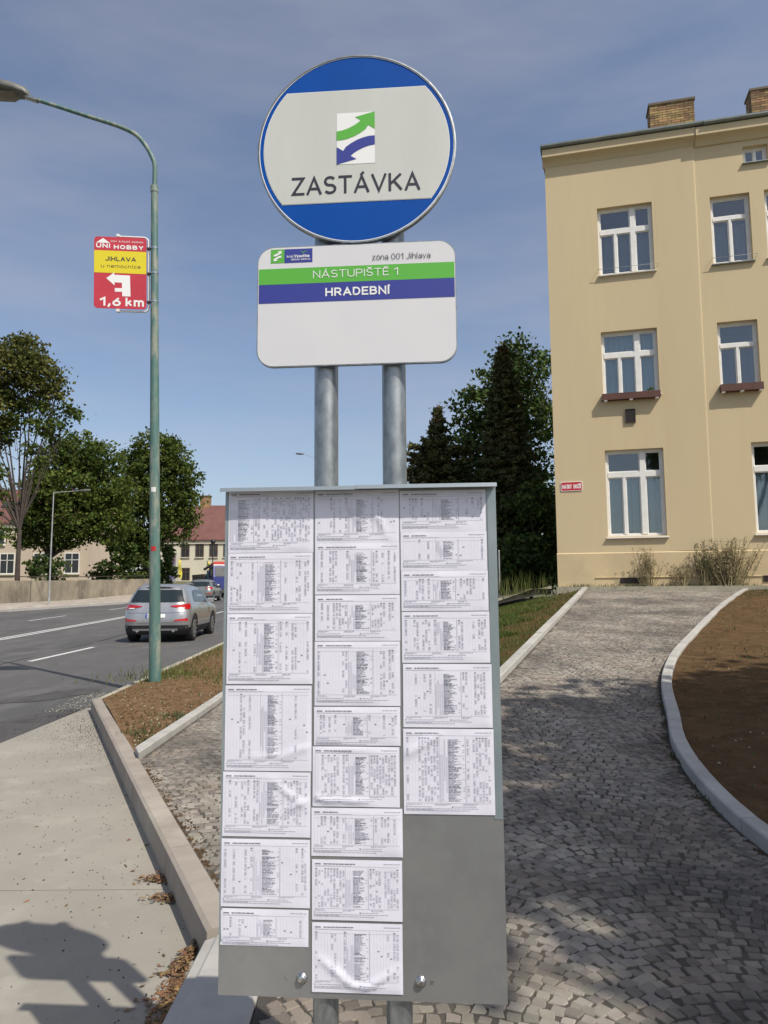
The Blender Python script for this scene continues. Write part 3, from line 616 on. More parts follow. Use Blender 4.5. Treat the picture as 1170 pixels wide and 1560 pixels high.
def clipped(r, a, b):
    a1 = math.asin((a - CZ) / r); b1 = math.asin((b - CZ) / r)
    return [(CX + r * math.cos(b1 + (a1 - b1) * i / 24), CZ + r * math.sin(b1 + (a1 - b1) * i / 24)) for i in range(25)] + [(CX - r * math.cos(a1 + (b1 - a1) * i / 24), CZ + r * math.sin(a1 + (b1 - a1) * i / 24)) for i in range(25)]
mb = MB(); mb.poly([(u, v, 0.0588) for u, v in clipped(ri + .0015, zt_ + .0015, zb_ - .0015)], 0, sf); mb.build('panel_edge', M['white_print'], disc)
mb = MB(); mb.poly([(u, v, 0.0594) for u, v in clipped(ri, zt_, zb_)], 0, sf); mb.build('white_panel', M['sign_white'], disc)
eu0, eu1, ez0, ez1 = -0.0520, 0.0467, 2.5815, 2.7220
mb = MB(); mb.quad((eu0, ez0, .0600), (eu1, ez0, .0600), (eu1, ez1, .0600), (eu0, ez1, .0600), 0, sf); mb.build('emblem_panel', M['white_print'], disc)
def arrow_pts():
    up = [(0, .355), (.15, .34), (.30, .305), (.45, .255), (.56, .205), (.635, .155), (.48, .092), (1, 0), (1, .34), (.83, .258)]
    dn = [(.76, .335), (.62, .405), (.46, .465), (.30, .505), (.15, .527), (0, .533)]
    return up, dn
def emblem(u0, u1, z0, z1, n, par, m1, m2, nm='arrow'):
    up, dn = arrow_pts(); W_, H_ = u1 - u0, z1 - z0
    for flip, m_ in ((0, m1), (1, m2)):
        f_ = (lambda p: (u0 + p[0] * W_, z1 - p[1] * H_)) if not flip else (lambda p: (u1 - p[0] * W_, z0 + p[1] * H_))
        mb = MB(); a = [f_(p) for p in up]; b = [f_(p) for p in dn[::-1]]
        pts = a + [f_(p) for p in dn]
        mb.add([(u, v, n) for u, v in pts], [tuple(range(len(pts)))] , 0, False, sf)
        o = mb.build(nm, m_, par)
        bm = bmesh.new(); bm.from_mesh(o.data); bmesh.ops.triangulate(bm, faces=bm.faces[:], ngon_method='EAR_CLIP'); bm.to_mesh(o.data); bm.free()
emblem(eu0, eu1, ez0, ez1, 0.0606, disc, M['emblem_green'], M['emblem_blue'])
word(disc, M['ink'], 'ZASTÁVKA', -0.1685, 0.1615, 2.5030, 2.5515, 0.0602, sf, 0.135)
# name plate
def rrect(u0, u1, z0, z1, r, n=8):
    pts = []
    for cx_, cz_, a0 in ((u1 - r, z1 - r, 0), (u0 + r, z1 - r, 90), (u0 + r, z0 + r, 180), (u1 - r, z0 + r, 270)):
        for i in range(n + 1): a = R(a0 + 90 * i / n); pts.append((cx_ + r * math.cos(a), cz_ + r * math.sin(a)))
    return pts
q0 = rrect(-0.2570, 0.2480, 2.0520, 2.3680, 0.043); mb = MB(); mb.prism(q0, 0.0465, 0.0570, 0, sf); plate = mb.build('name_plate', M['galvanised'], stop)
mb = MB(); mb.poly([(u, v, 0.0576) for u, v in rrect(-0.2545, 0.2455, 2.0545, 2.3655, 0.041)], 0, sf); mb.build('plate_face', M['plate_white'], plate)
for z0, z1, m_, nm in ((2.2680, 2.3095, M['emblem_green'], 'green_band'), (2.2185, 2.2676, M['emblem_blue'], 'blue_band')):
    mb = MB(); mb.quad((-.2525, z0, .0582), (.2440, z0, .0582), (.2440, z1, .0582), (-.2525, z1, .0582), 0, sf); mb.build(nm, m_, plate)
word(plate, M['white_print'], 'NÁSTUPIŠTĚ 1', -.113, .1035, 2.2805, 2.3005, .0590, sf, .105)
word(plate, M['white_print'], 'HRADEBNÍ', -.0815, .0805, 2.2318, 2.2535, .0590, sf, .19)
word(plate, M['ink'], 'zóna 001 Jihlava', .0380, .1850, 2.3220, 2.3375, .0590, sf, .088)
mb = MB(); mb.quad((-.2222, 2.3245, .0582), (-.1872, 2.3245, .0582), (-.1872, 2.3608, .0582), (-.2222, 2.3608, .0582), 0, sf); mb.build('green_logo', M['emblem_green'], plate)
mb = MB(); mb.quad((-.1868, 2.3240, .0582), (-.1148, 2.3240, .0582), (-.1148, 2.3606, .0582), (-.1868, 2.3606, .0582), 0, sf); mb.build('blue_logo', M['emblem_blue'], plate)
emblem(-.2145, -.1945, 2.3285, 2.3570, .0590, plate, M['white_print'], M['white_print'], 'logo_arrow')
for body, u0, u1, z0, z1, wt in (('kraj', -.1805, -.1645, 2.3370, 2.3445, .12), ('Vysočina', -.1620, -.1225, 2.3370, 2.3450, .19), ('VEŘEJNÁ', -.1705, -.1470, 2.3298, 2.3340, .16), ('DOPRAVA', -.1440, -.1200, 2.3298, 2.3340, .16)): word(plate, M['white_print'], body, u0, u1, z0, z1, .0590, sf, wt)
mb = MB(); mb.add([(-.147, 2.3535, .059), (-.141, 2.3535, .059), (-.1385, 2.350, .059), (-.134, 2.3535, .059), (-.124, 2.3540, .059), (-.1335, 2.3520, .059), (-.1385, 2.3475, .059), (-.142, 2.3520, .059)], [(0, 1, 7), (1, 2, 6, 7), (2, 3, 5, 6), (3, 4, 5)], 0, False, sf); mb.build('logo_bird', M['emblem_green'], plate)
for z in (2.69, 2.50, 2.31, 2.11):
    mb = MB(); mb.box(-0.14, 0.14, z - 0.015, z + 0.015, 0.0305, 0.0338, 0, sx)
    for u in (-.0858, .0872): mb.prism(circle(u, 0, 0.0345, 20), z - 0.014, z + 0.014, 0, lambda a, b, c: sx(a, c, b))
    mb.build('clamp', M['galvanised'], stop)

# ------------------------------------------------------------------ timetable board
board = thing('timetable_board', 'bare grey zinc timetable board with folded top edge, bolted to the two poles', 'notice board', sx(0, 0.563, 0.036))
mb = MB(); mb.box(-0.3325, 0.3335, 0.563, 1.7430, 0.0345, 0.0380, 0, sx); mb.build('back_panel', M['board_zinc'], board)
for u0, u1, dz in ((-0.3365, 0.004, 0.0), (-0.004, 0.3335, 0.0014)):
    mb = MB(); prof = [(0.034, 1.7435), (0.070, 1.7415), (0.0735, 1.7345), (0.0750, 1.7345), (0.0722, 1.7440), (0.034, 1.7462)]; m_ = len(prof)
    vs = [(u, z + dz + (0.0006 if n < .05 else 0), n + dz) for u in (u0, u1) for n, z in prof]
    mb.add(vs, [(i, (i + 1) % m_, m_ + (i + 1) % m_, m_ + i) for i in range(m_)] + [tuple(range(m_)), tuple(range(2 * m_ - 1, m_ - 1, -1))], 0, False, sx)
    mb.build('top_flange', M['lip_zinc'], board)
for u, z in ((-0.1352, 0.6055), (0.1382, 0.6065)):
    mb = MB(); rings = [(0.0125, 0.0382), (0.0125, 0.0405), (0.0105, 0.0405), (0.0100, 0.0455), (0.006, 0.0478)]
    vs = []; n = 20
    for r_, nn_ in rings: vs += [(u + r_ * math.cos(2 * math.pi * i / n), z + r_ * math.sin(2 * math.pi * i / n), nn_) for i in range(n)]
    mb.add(vs, [(k * n + i, k * n + (i + 1) % n, (k + 1) * n + (i + 1) % n, (k + 1) * n + i) for k in range(4) for i in range(n)] + [tuple(range(4 * n, 5 * n))], 0, True, sx)
    mb.build('bolt', M['steel'], board)
for u, z in ((-0.1705, 0.6068), (0.1640, 0.6057)):
    mb = MB(); mb.prism(circle(u, z, 0.0042, 14), 0.0382, 0.0392, 0, sx); mb.build('rivet', M['steel'], board)
mb = MB(); mb.box(0.3125, 0.3330, 0.965, 1.7340, 0.0385, 0.0393, 0, sx); mb.build('film_strip', M['film'], board)
mb = MB(); mb.box(-0.3323, -0.3255, 0.68, 1.7340, 0.0385, 0.0393, 0, sx); mb.build('film_strip', M['film'], board)

# printed timetables
COLS = [
 [(-.3240, 1.7404, -.1118, 1.5865), (-.3238, 1.5857, -.1130, 1.4391), (-.3235, 1.4378, -.1132, 1.2704), (-.3250, 1.2668, -.1146, 1.0674), (-.3275, 1.0651, -.1165, .9172), (-.3288, .9120, -.1173, .7595), (-.3290, .7552, -.1206, .6737)],
 [(-.1072, 1.7374, .0987, 1.6064), (-.1070, 1.6073, .0990, 1.4834), (-.1067, 1.4816, .0992, 1.3722), (-.1076, 1.3709, .0982, 1.2199), (-.1088, 1.2175, .0972, 1.1280), (-.1117, 1.1255, .0945, .9883), (-.1144, .9853, .1000, .8765), (-.1125, .8692, .0981, .7351), (-.1121, .7298, .0975, .5779)],
 [(.1015, 1.7337, .3085, 1.6330), (.1021, 1.6328, .3094, 1.5386), (.1028, 1.5383, .3103, 1.4426), (.1030, 1.4407, .3116, 1.3206), (.1048, 1.3178, .3140, 1.1710), (.1036, 1.1678, .3149, .9742)]]
LABELS = [
 ['topmost timetable sheet of the left column, filled with a wide grid of times', 'timetable sheet in the left column directly under its topmost sheet', 'third timetable sheet down the left column, with two side tables mostly empty', 'tallest timetable sheet of the left column, fourth from its top', 'timetable sheet directly below the tallest one of the left column', 'timetable sheet just above the short bottom one in the left column', 'short bottom timetable sheet of the left column, above the bare zinc'],
 ['creased topmost timetable sheet of the middle column under the folded edge', 'timetable sheet right below the creased topmost one of the middle column', 'third timetable sheet down the middle column', 'timetable sheet with two tall side tables, fourth down the middle column', 'lowest-height timetable sheet of the middle column, with a pink ruled line', 'shiny wrinkled timetable sheet in the middle column, under the short pink-ruled one', 'timetable sheet in the middle column just below the shiny wrinkled one', 'timetable sheet second from the bottom of the middle column', 'crumpled bottom timetable sheet of the middle column, between the two bolts'],
 ['short topmost timetable sheet of the right column, partly in shade', 'timetable sheet just under the short topmost one of the right column', 'short timetable sheet third down the right column', 'timetable sheet fourth down the right column', 'timetable sheet directly above the tall bottom one of the right column', 'tall bottom timetable sheet of the right column, above bare zinc']]
def crease_fn(seed, amp, folds):
    r_ = random.Random(seed); ph = [r_.uniform(0, 6.28) for _ in range(6)]; fl = folds
    def f(a, b, w_, h_):
        v = amp * (0.5 * math.sin(18 * a + ph[0]) * math.sin(14 * b + ph[1]) + 0.35 * math.sin(47 * a + 21 * b + ph[2]) + 0.25 * math.sin(33 * b - 29 * a + ph[3]))
        for (x0, y0, dx, dy, s_, wd) in fl:
            t_ = (a - x0) * dy - (b - y0) * dx; l_ = (a - x0) * dx + (b - y0) * dy
            v += s_ * math.exp(-(t_ / wd) ** 2) * math.exp(-(l_ / 0.05) ** 2)
        e = min(a, w_ - a, b, h_ - b) / 0.012
        return max(0, v + amp * 0.7) * min(1, max(0, e))
    return f
FOLD = {(1, 0): [(.075, .025, .5, .85, .004, .007), (.15, .06, .45, .89, .0035, .007), (.03, .03, .95, .3, .003, .006)], (1, 8): [(.06, .11, .8, .6, .005, .008), (.15, .125, .85, -.5, .004, .008), (.11, .135, 1, .1, .003, .006)],
        (1, 5): [(.09, .125, 1, .05, .0035, .005), (.09, .005, 1, 0, .004, .005), (.02, .12, .9, .3, .003, .005)], (0, 4): [(.16, .05, .8, .6, .003, .008), (.19, .07, .9, -.4, .003, .006)], (0, 3): [(.18, .15, .9, -.3, .003, .008), (.1, .165, 1, 0, .002, .005)],
        (2, 5): [(.03, .045, .85, -.5, .004, .01)], (0, 0): [(.1, .035, 1, -.1, .002, .006), (.19, .03, .9, .2, .002, .006)]}
def sheet(ci, ri_, rect):
    u0, z1, u1, z0 = rect; w_, h_ = u1 - u0, z1 - z0; base = 0.0392 + 0.0004 * (ri_ % 3) + (0.0004 if ci == 1 else 0)
    r_ = random.Random(100 * ci + ri_); amp = r_.uniform(.0006, .0013)
    d = crease_fn(ci * 31 + ri_, amp, FOLD.get((ci, ri_), [])); tilt = r_.uniform(-.002, .002)
    pos = lambda a, b, e: sx(u0 + a + tilt * b, z1 - b + tilt * (a - w_ / 2) , base + d(a, b, w_, h_) + e)
    nx, ny = max(10, int(w_ / .006)), max(8, int(h_ / .006)); mb = MB()
    mb.add([pos(w_ * i / nx, h_ * j / ny, 0) for j in range(ny + 1) for i in range(nx + 1)], [((j + 1) * (nx + 1) + i, (j + 1) * (nx + 1) + i + 1, j * (nx + 1) + i + 1, j * (nx + 1) + i) for j in range(ny) for i in range(nx)], 0, True)
    c = sx((u0 + u1) / 2, (z0 + z1) / 2, base); mb.v = [(x - c[0], y - c[1], z - c[2]) for x, y, z in mb.v]
    o = mb.build('timetable_sheet', M['paper']); o.location = c
    tag(o, LABELS[ci][ri_], 'timetable', 'printed timetables taped to the board')
    pr = MB()
    def bar(a, b, wd, ht, mi):
        nseg = max(1, int(wd / .012)); 
        for q in range(nseg):
            a0, a1 = a + wd * q / nseg, a + wd * (q + 1) / nseg
            pr.add([pos(a0, b + ht, .0005), pos(a1, b + ht, .0005), pos(a1, b, .0005), pos(a0, b, .0005)], [(0, 1, 2, 3)], mi)
    def vbar(a, b, wd, ht, mi):
        nseg = max(1, int(ht / .012))
        for q in range(nseg): bar(a, b + ht * q / nseg, wd, ht / nseg, mi)
    def words(a, b, tot, ht, mi):
        x = a
        while x < a + tot - .002:
            l_ = min(r_.uniform(.004, .013), a + tot - x); bar(x, b, l_, ht, mi); x += l_ + .0012
    mg = .007
    bar(mg, .0085, .0135, .0024, 0); words(mg + .020, .0085, r_.uniform(.035, .075), .0022, 0)
    words(w_ - .043, .0075, .038, .0016, 1); words(mg, .0128, w_ * .42, .0009, 2); bar(mg, .0148, w_ - 2 * mg, .0005, 1)
    leg = .026 if h_ > .09 else .020; bt = .0175; bb = h_ - leg
    if ci == 0 and ri_ == 0: a1, a2 = .004, .30 * w_
    else: a1, a2 = w_ * r_.uniform(.35, .43), w_ * r_.uniform(.60, .70)
    bar(mg, bb, w_ - 2 * mg, .0005, 1); 
    for a in (a1, a2): vbar(a, bt, .0005, bb - bt, 0 if a == a2 else 1)
    rows = max(5, int((bb - bt - .007) / .00205)); nm0 = a1 + (a2 - a1) * .34
    for j in range(rows):
        b = bt + .006 + j * .00205
        if r_.random() < .03: continue
        words(nm0, b, r_.uniform(.012, (a2 - nm0) * .8), .0011, 1 if r_.random() < .75 else 0)
        if r_.random() < .2: bar(a2 - .006, b, .004, .0011, 1)
    for q in range(4):
        a = a1 + (nm0 - a1) * (q + .3) / 4.2; vbar(a + .0035, bt + .004, .0003, bb - bt - .004, 2)
        st, en = sorted((r_.randint(0, rows), r_.randint(0, rows)))
        if en - st < rows // 3: st, en = rows // 4, rows
        for j in range(st, en): bar(a, bt + .006 + j * .00205, .0024, .0010, 2)
    if r_.random() < .45 or (ci, ri_) in ((1, 4), (0, 2), (0, 3), (0, 4)): bar(mg, bt + .0048, w_ - 2 * mg, .0005, 3)
    dens = .95 if (ci, ri_) in ((0, 0), (1, 5)) else r_.uniform(.25, .75)
    for A, B in ((mg, a1), (a2 + .003, w_ - mg)):
        if B - A < .02: continue
        nc = int((B - A) / .0068)
        for q in range(nc):
            a = A + (B - A) * (q + .15) / nc; vbar(a - .001, bt, .00025, bb - bt, 2)
            if r_.random() < dens:
                bar(a, bt + .002, .0042, .0022, 0) if r_.random() < .55 else None
                j = 0
                while j < rows:
                    on = r_.randint(2, 9)
                    for jj in range(j, min(rows, j + on)): bar(a, bt + .006 + jj * .00205, .0044, .0010, 2 if r_.random() < .55 else 1)
                    j += on + r_.choice((1, 1, 2, 6, 12))
            elif r_.random() < .15: bar(a, bt + (bb - bt) * r_.uniform(.3, .8), .0042, .0022, 0)
    for q in range(3): words(mg + q * w_ * .31, bb + .0022, r_.uniform(.02, .04), .0010, 1); words(mg + q * w_ * .31, bb + .0042, r_.uniform(.01, .03), .0010, 2)
    bar(mg - .002, bb + .0078, .0028, .0018, 0); words(mg + .004, bb + .0080, w_ * r_.uniform(.25, .42), .0010, 1)
    bar(w_ * .53, bb + .0074, .0028, .0026, 0); words(w_ * .53 + .005, bb + .0080, w_ * r_.uniform(.1, .25), .0010, 1)
    for q in range(3): 
        if bb + .0122 + q * .0022 < h_ - .003: words(mg - .002, bb + .0122 + q * .0022, w_ * (r_.uniform(.55, .85) if q != 1 else .3), .0010, 1)
    pr.build('print', [M['ink_dark'], M['ink_mid'], M['ink_pale'], M['ink_pink']], o)
for ci, colm in enumerate(COLS):
    for ri_, rect in enumerate(colm): sheet(ci, ri_, rect)

# ------------------------------------------------------------------ green street lamp with advertising sign
lamp = thing('street_lamp', 'tall green street lamp with worn paint and curved arm over the road', 'street lamp', (-3.313, 10.486, 0.16))
zs = np.linspace(0.10, 7.68, 14)
mb = MB(); mb.tube([(-3.313 - 0.0268 * (z - .16), 10.486, z) for z in zs], [0.086 - 0.036 * (z / 7.7) for z in zs], 20); mb.build('pole', M['post_green'], lamp)
AP = [(-3.515, 7.62), (-3.516, 8.01), (-3.561, 8.172), (-3.668, 8.368), (-3.816, 8.544), (-4.004, 8.654), (-4.264, 8.755), (-4.627, 8.878), (-5.044, 9.025), (-5.41, 9.149), (-5.56, 9.2)]
APs = smooth_pts(AP, 4)
mb = MB(); mb.tube([(x, 10.486, z) for x, z in APs], [0.037 - 0.008 * i / len(APs) for i in range(len(APs))], 12); mb.build('arm', M['post_green'], lamp)
mb = MB(); mb.tube([(-3.513, 10.486, 7.60), (-3.516, 10.486, 7.70)], 0.058, 16); mb.build('collar', M['post_green'], lamp)
mb = MB(); mb.tube([(-5.38, 10.486, 9.135), (-5.56, 10.486, 9.205)], [0.045, 0.05], 12); mb.build('socket', M['steel'], lamp)
mb = MB(); secs = [(-5.50, .05, .07, 9.20), (-5.58, .11, .13, 9.245), (-5.75, .15, .16, 9.285), (-6.0, .18, .17, 9.335), (-6.25, .18, .16, 9.375), (-6.42, .12, .10, 9.40), (-6.47, .04, .04, 9.40)]
vs = []; n = 14
for x, ry, rz, zc in secs:
    for i in range(n):
        a = 2 * math.pi * i / n; s_ = math.sin(a); vs.append((x, 10.486 + ry * math.cos(a), zc + (rz * s_ * .8 if s_ > 0 else rz * s_ * .45)))
mb.add(vs, [(k * n + i, (k + 1) * n + i, (k + 1) * n + (i + 1) % n, k * n + (i + 1) % n) for k in range(len(secs) - 1) for i in range(n)] + [tuple(range(n)), tuple(range(7 * n - 1, 6 * n - 1, -1))], 0, True)
head = mb.build('lamp_head', M['lamp_grey'], lamp)
mb = MB(); secs = [(-5.68, .09, 9.215), (-5.8, .13, 9.175), (-6.05, .145, 9.20), (-6.25, .13, 9.26), (-6.36, .08, 9.33)]; vs = []
for x, ry, z in secs: vs += [(x, 10.486 + ry * t, z + .03 * t * t) for t in (-1, -.5, 0, .5, 1)]
mb.add(vs, [(k * 5 + i, k * 5 + i + 1, k * 5 + i + 6, k * 5 + i + 5) for k in range(4) for i in range(4)], 0, True); mb.build('lamp_glass', M['lamp_glass'], head)
for z0, z1, m_ in ((2.05, 2.12, 'tail_red'), (2.92, 2.99, 'white_paint')):
    xc = -3.313 - .0268 * ((z0 + z1) / 2 - .16); r0 = 0.086 - .036 * z0 / 7.7 + .0012; vs = []
    for i in range(7): a = R(-115 + 9 * i); vs += [(xc + r0 * math.cos(a), 10.486 + r0 * math.sin(a), z0), (xc + r0 * math.cos(a), 10.486 + r0 * math.sin(a), z1)]
    mb = MB(); mb.add(vs, [(2 * i, 2 * i + 2, 2 * i + 3, 2 * i + 1) for i in range(6)]); mb.build('sticker', M[m_], lamp)

AO = Vector((-3.478, 10.486, 0)); ys2 = R(6.2); AU = Vector((math.cos(ys2), math.sin(ys2), 0)); AN = Vector((math.sin(ys2), -math.cos(ys2), 0))
def ax(u, z, n): p = AO + AU * (u - 0.0268 * (z - 6.28)) + AN * n; return (p.x, p.y, z)
ad = thing('advertising_sign', 'red and yellow arrow sign reading UNI HOBBY strapped to the green lamp post', 'sign', ax(-0.1, 5.71, 0))
mb = MB(); mb.prism(rrect(-0.890, -0.118, 5.718, 6.846, 0.055), -0.004, 0.004, 0, ax); mb.build('panel', M['ad_red'], ad)
mb = MB(); mb.quad((-.888, 6.274, .0055), (-.120, 6.274, .0055), (-.120, 6.626, .0055), (-.888, 6.626, .0055), 0, ax); mb.build('yellow_band', M['ad_yellow'], ad)
for body, u0, u1, z0, z1, wt in (('UNI', -.860, -.655, 6.668, 6.737, .24), ('HOBBY', -.600, -.160, 6.656, 6.722, .24), ('DŮM', -.645, -.56, 6.765, 6.788, .16), ('BYDLENÍ', -.525, -.365, 6.765, 6.788, .16), ('ZAHRADA', -.335, -.165, 6.765, 6.788, .16), ('1,6', -.800, -.495, 5.755, 5.893, .21), ('km', -.425, -.155, 5.757, 5.890, .21)): word(ad, M['white_print'], body, u0, u1, z0, z1, .0060, ax, wt)
mb = MB(); mb.poly([(-.862, 6.746, .006), (-.655, 6.746, .006), (-.758, 6.822, .006)], 0, ax); mb.build('roof_logo', M['white_print'], ad)
word(ad, M['ink'], 'JIHLAVA', -.722, -.272, 6.463, 6.532, .0065, ax, .20); word(ad, M['ink'], 'u', -.788, -.740, 6.357, 6.415, .0065, ax, .12); word(ad, M['ink'], 'nemocnice', -.698, -.204, 6.355, 6.412, .0065, ax, .12)
pts = [(-.708, 6.188), (-.592, 6.284), (-.592, 6.246), (-.361, 6.242), (-.352, 5.912), (-.474, 5.912), (-.476, 5.982), (-.582, 5.980), (-.583, 6.038), (-.477, 6.038), (-.479, 6.124), (-.588, 6.126), (-.586, 6.078)]
mb = MB(); mb.add([(u, v, .0060) for u, v in pts[::-1]], [tuple(range(len(pts)))], 0, False, ax); o = mb.build('arrow', M['white_print'], ad)
bm = bmesh.new(); bm.from_mesh(o.data); bmesh.ops.triangulate(bm, faces=bm.faces[:], ngon_method='EAR_CLIP'); bm.to_mesh(o.data); bm.free()
fr = [(-.54, 6.872)] + [(u, z) for u, z in rrect(-1.2, -.092, 5.690, 6.872, 0.075)[8::-1]] + [(u, z) for u, z in rrect(-1.2, -.092, 5.690, 6.872, 0.075)[:26:-1]] + [(-.54, 5.690)]
mb = MB(); mb.tube([ax(u, z, -0.03) for u, z in fr], 0.014, 8); mb.build('tube_frame', M['white_paint'], ad)
for z in (6.875, 5.690): mb = MB(); mb.box(-.56, -.515, z - .02, z + .02, -.045, .012, 0, ax); mb.build('frame_clip', M['white_paint'], ad)
for z in (6.69, 6.29, 5.84):
    r0 = 0.086 - .036 * z / 7.7 + .004; xc = -3.313 - .0268 * (z - .16)
    mb = MB(); mb.tube([(xc, 10.486, z - .012), (xc, 10.486, z + .012)], r0, 18); b_ = mb.build('clamp', M['steel'], ad)
    mb = MB(); mb.box(-.115, -.035, z - .018, z + .016, -.03, .0, 0, ax); mb.build('clamp_block', M['black'], ad)

# ------------------------------------------------------------------ apartment house on the right
BC = Vector((4.52, 18.7, 0)); yb_ = R(14.0); BU = Vector((math.cos(yb_), -math.sin(yb_), 0)); BN = Vector((-math.sin(yb_), -math.cos(yb_), 0))
def bx(u, z, n): p = BC + BU * u + BN * n; return (p.x, p.y, z)
UL = 13.0; DP = 8.0; ZT = 13.15
house = thing('apartment_house', 'three storey cream plastered house with white windows at the top of the ramp', 'house', (BC.x, BC.y, 1.44))
W3 = [(1.285, 2.715, 2.75, 5.0), (1.305, 2.705, 6.44, 8.18), (1.335, 2.730, 9.755, 11.63)]
W2 = [(4.152, 5.092, 6.465, 8.165), (4.152, 5.096, 9.735, 11.545)]
WX = [(4.772, 6.20, 2.75, 5.02), (5.44, 6.85, 9.76, 11.56), (5.9, 7.3, 6.45, 8.18), (8.0, 9.4, 2.75, 5.0), (8.0, 9.4, 6.45, 8.2), (8.0, 9.4, 9.76, 11.56)]
AT = [(5.008, 5.595, 12.365, 12.800)]
holes = W3 + W2 + WX + AT
us = sorted(set([0, UL] + [h[i] for h in holes for i in (0, 1)])); zz_ = sorted(set([1.0, 2.335, ZT] + [h[i] for h in holes for i in (2, 3)]))
mb = MB()
for i in range(len(us) - 1):
    for j in range(len(zz_) - 1):
        uc, zc = (us[i] + us[i + 1]) / 2, (zz_[j] + zz_[j + 1]) / 2
        if any(h[0] < uc < h[1] and h[2] < zc < h[3] for h in holes): continue
        mb.quad((us[i], zz_[j], 0), (us[i + 1], zz_[j], 0), (us[i + 1], zz_[j + 1], 0), (us[i], zz_[j + 1], 0), 0, bx)
RV = 0.30
for a, b, c, d_ in holes:
    mb.quad((a, c, 0), (a, d_, 0), (a, d_, -RV), (a, c, -RV), 0, bx); mb.quad((b, d_, 0), (b, c, 0), (b, c, -RV), (b, d_, -RV), 0, bx)
    mb.quad((a, d_, 0), (b, d_, 0), (b, d_, -RV), (a, d_, -RV), 0, bx); mb.quad((b, c, 0), (a, c, 0), (a, c, -RV), (b, c, -RV), 0, bx)
mb.quad((.5, 1, -DP), (0, 1, 0), (0, ZT, 0), (.5, ZT, -DP), 0, bx); mb.quad((UL, 1, 0), (UL, 1, -DP), (UL, ZT, -DP), (UL, ZT, 0), 0, bx); mb.quad((UL, 1, -DP), (0, 1, -DP), (0, ZT, -DP), (UL, ZT, -DP), 0, bx)
mb.build('wall', M['plaster'], house)
mb = MB(); mb.add([(-.012, 1.0, 0.001), (-.012, 1.0, .028), (-.012, 2.32, .028), (-.012, 2.345, .001), (UL, 1.0, .001), (UL, 1.0, .028), (UL, 2.32, .028), (UL, 2.345, .001)], [(1, 5, 6, 2), (2, 6, 7, 3), (0, 1, 2, 3)], 0, False, bx); mb.build('plinth', M['plaster_low'], house)
for a, b in ((0.93, 1.52), (2.02, 2.6), (2.62, 4.83), (5.0, UL)):
    mb = MB(); mb.add([(a, 1.68, .029), (a, 1.705, .055), (a, 1.715, .029), (b, 1.68, .029), (b, 1.705, .055), (b, 1.715, .029)], [(0, 3, 4, 1), (1, 4, 5, 2), (0, 1, 2), (5, 4, 3)], 0, False, bx); mb.build('ledge', M['plaster_low'], house)
mb = MB(); mb.add([(2.80, 2.36, .001), (3.735, 2.36, .014), (3.765, 2.36, .012), (3.785, 2.36, .001), (2.80, ZT, .001), (3.785, ZT, .014), (3.815, ZT, .012), (3.835, ZT, .001)], [(0, 1, 5, 4), (1, 2, 6, 5), (2, 3, 7, 6)], 0, False, bx); mb.build('highlight_rib', M['plaster'], house)  # low wedge whose steep right face is shaped to catch a sunlit line
def extr(name, prof, u0, u1, m_, par, sm=False):
    mb = MB(); k_ = len(prof); mb.add([(u, z, n) for u in (u0, u1) for n, z in prof], [(i, k_ + i, k_ + i + 1, i + 1) for i in range(k_ - 1)] + [tuple(range(k_)), tuple(range(2 * k_ - 1, k_ - 1, -1))], 0, sm, bx); return mb.build(name, m_, par)
cp = [(-.02, 12.98), (.01, 12.99), (.03, 13.03), (.07, 13.09), (.13, 13.14), (.20, 13.17), (.215, 13.19), (.215, 13.40), (-.02, 13.42)]
extr('cornice', cp, -0.06, 3.86, M['plaster'], house); extr('cornice', [(n + (.03 if n > 0 else 0), z - .03) for n, z in cp], 3.862, UL, M['plaster'], house)
gp = [(.10, 13.425), (.27, 13.43), (.31, 13.46), (.315, 13.50), (.30, 13.50), (.10, 13.56)]
extr('gutter', gp, -0.10, 4.05, M['metal_trim'], house); extr('gutter', [(n + .03, z - .03) for n, z in gp], 4.055, UL, M['metal_trim'], house)
mb = MB(); zr1 = 13.50; zr2 = 14.75
mb.add([(-.1, zr1, .29), (UL, zr1, .29), (UL, zr2, -DP / 2), (.3, zr2, -DP / 2), (.5, zr1, -DP - .2), (UL, zr1, -DP - .2), (-.1, zr1 - .06, .12), (UL, zr1 - .06, .12), (.5, zr1 - .1, -DP - .2), (UL, zr1 - .1, -DP - .2)], [(0, 1, 2, 3), (3, 2, 5, 4), (0, 3, 4, 8, 6), (1, 7, 9, 5, 2), (4, 5, 9, 8)], 0, False, bx); roof = mb.build('roof', M['roofing'], house)
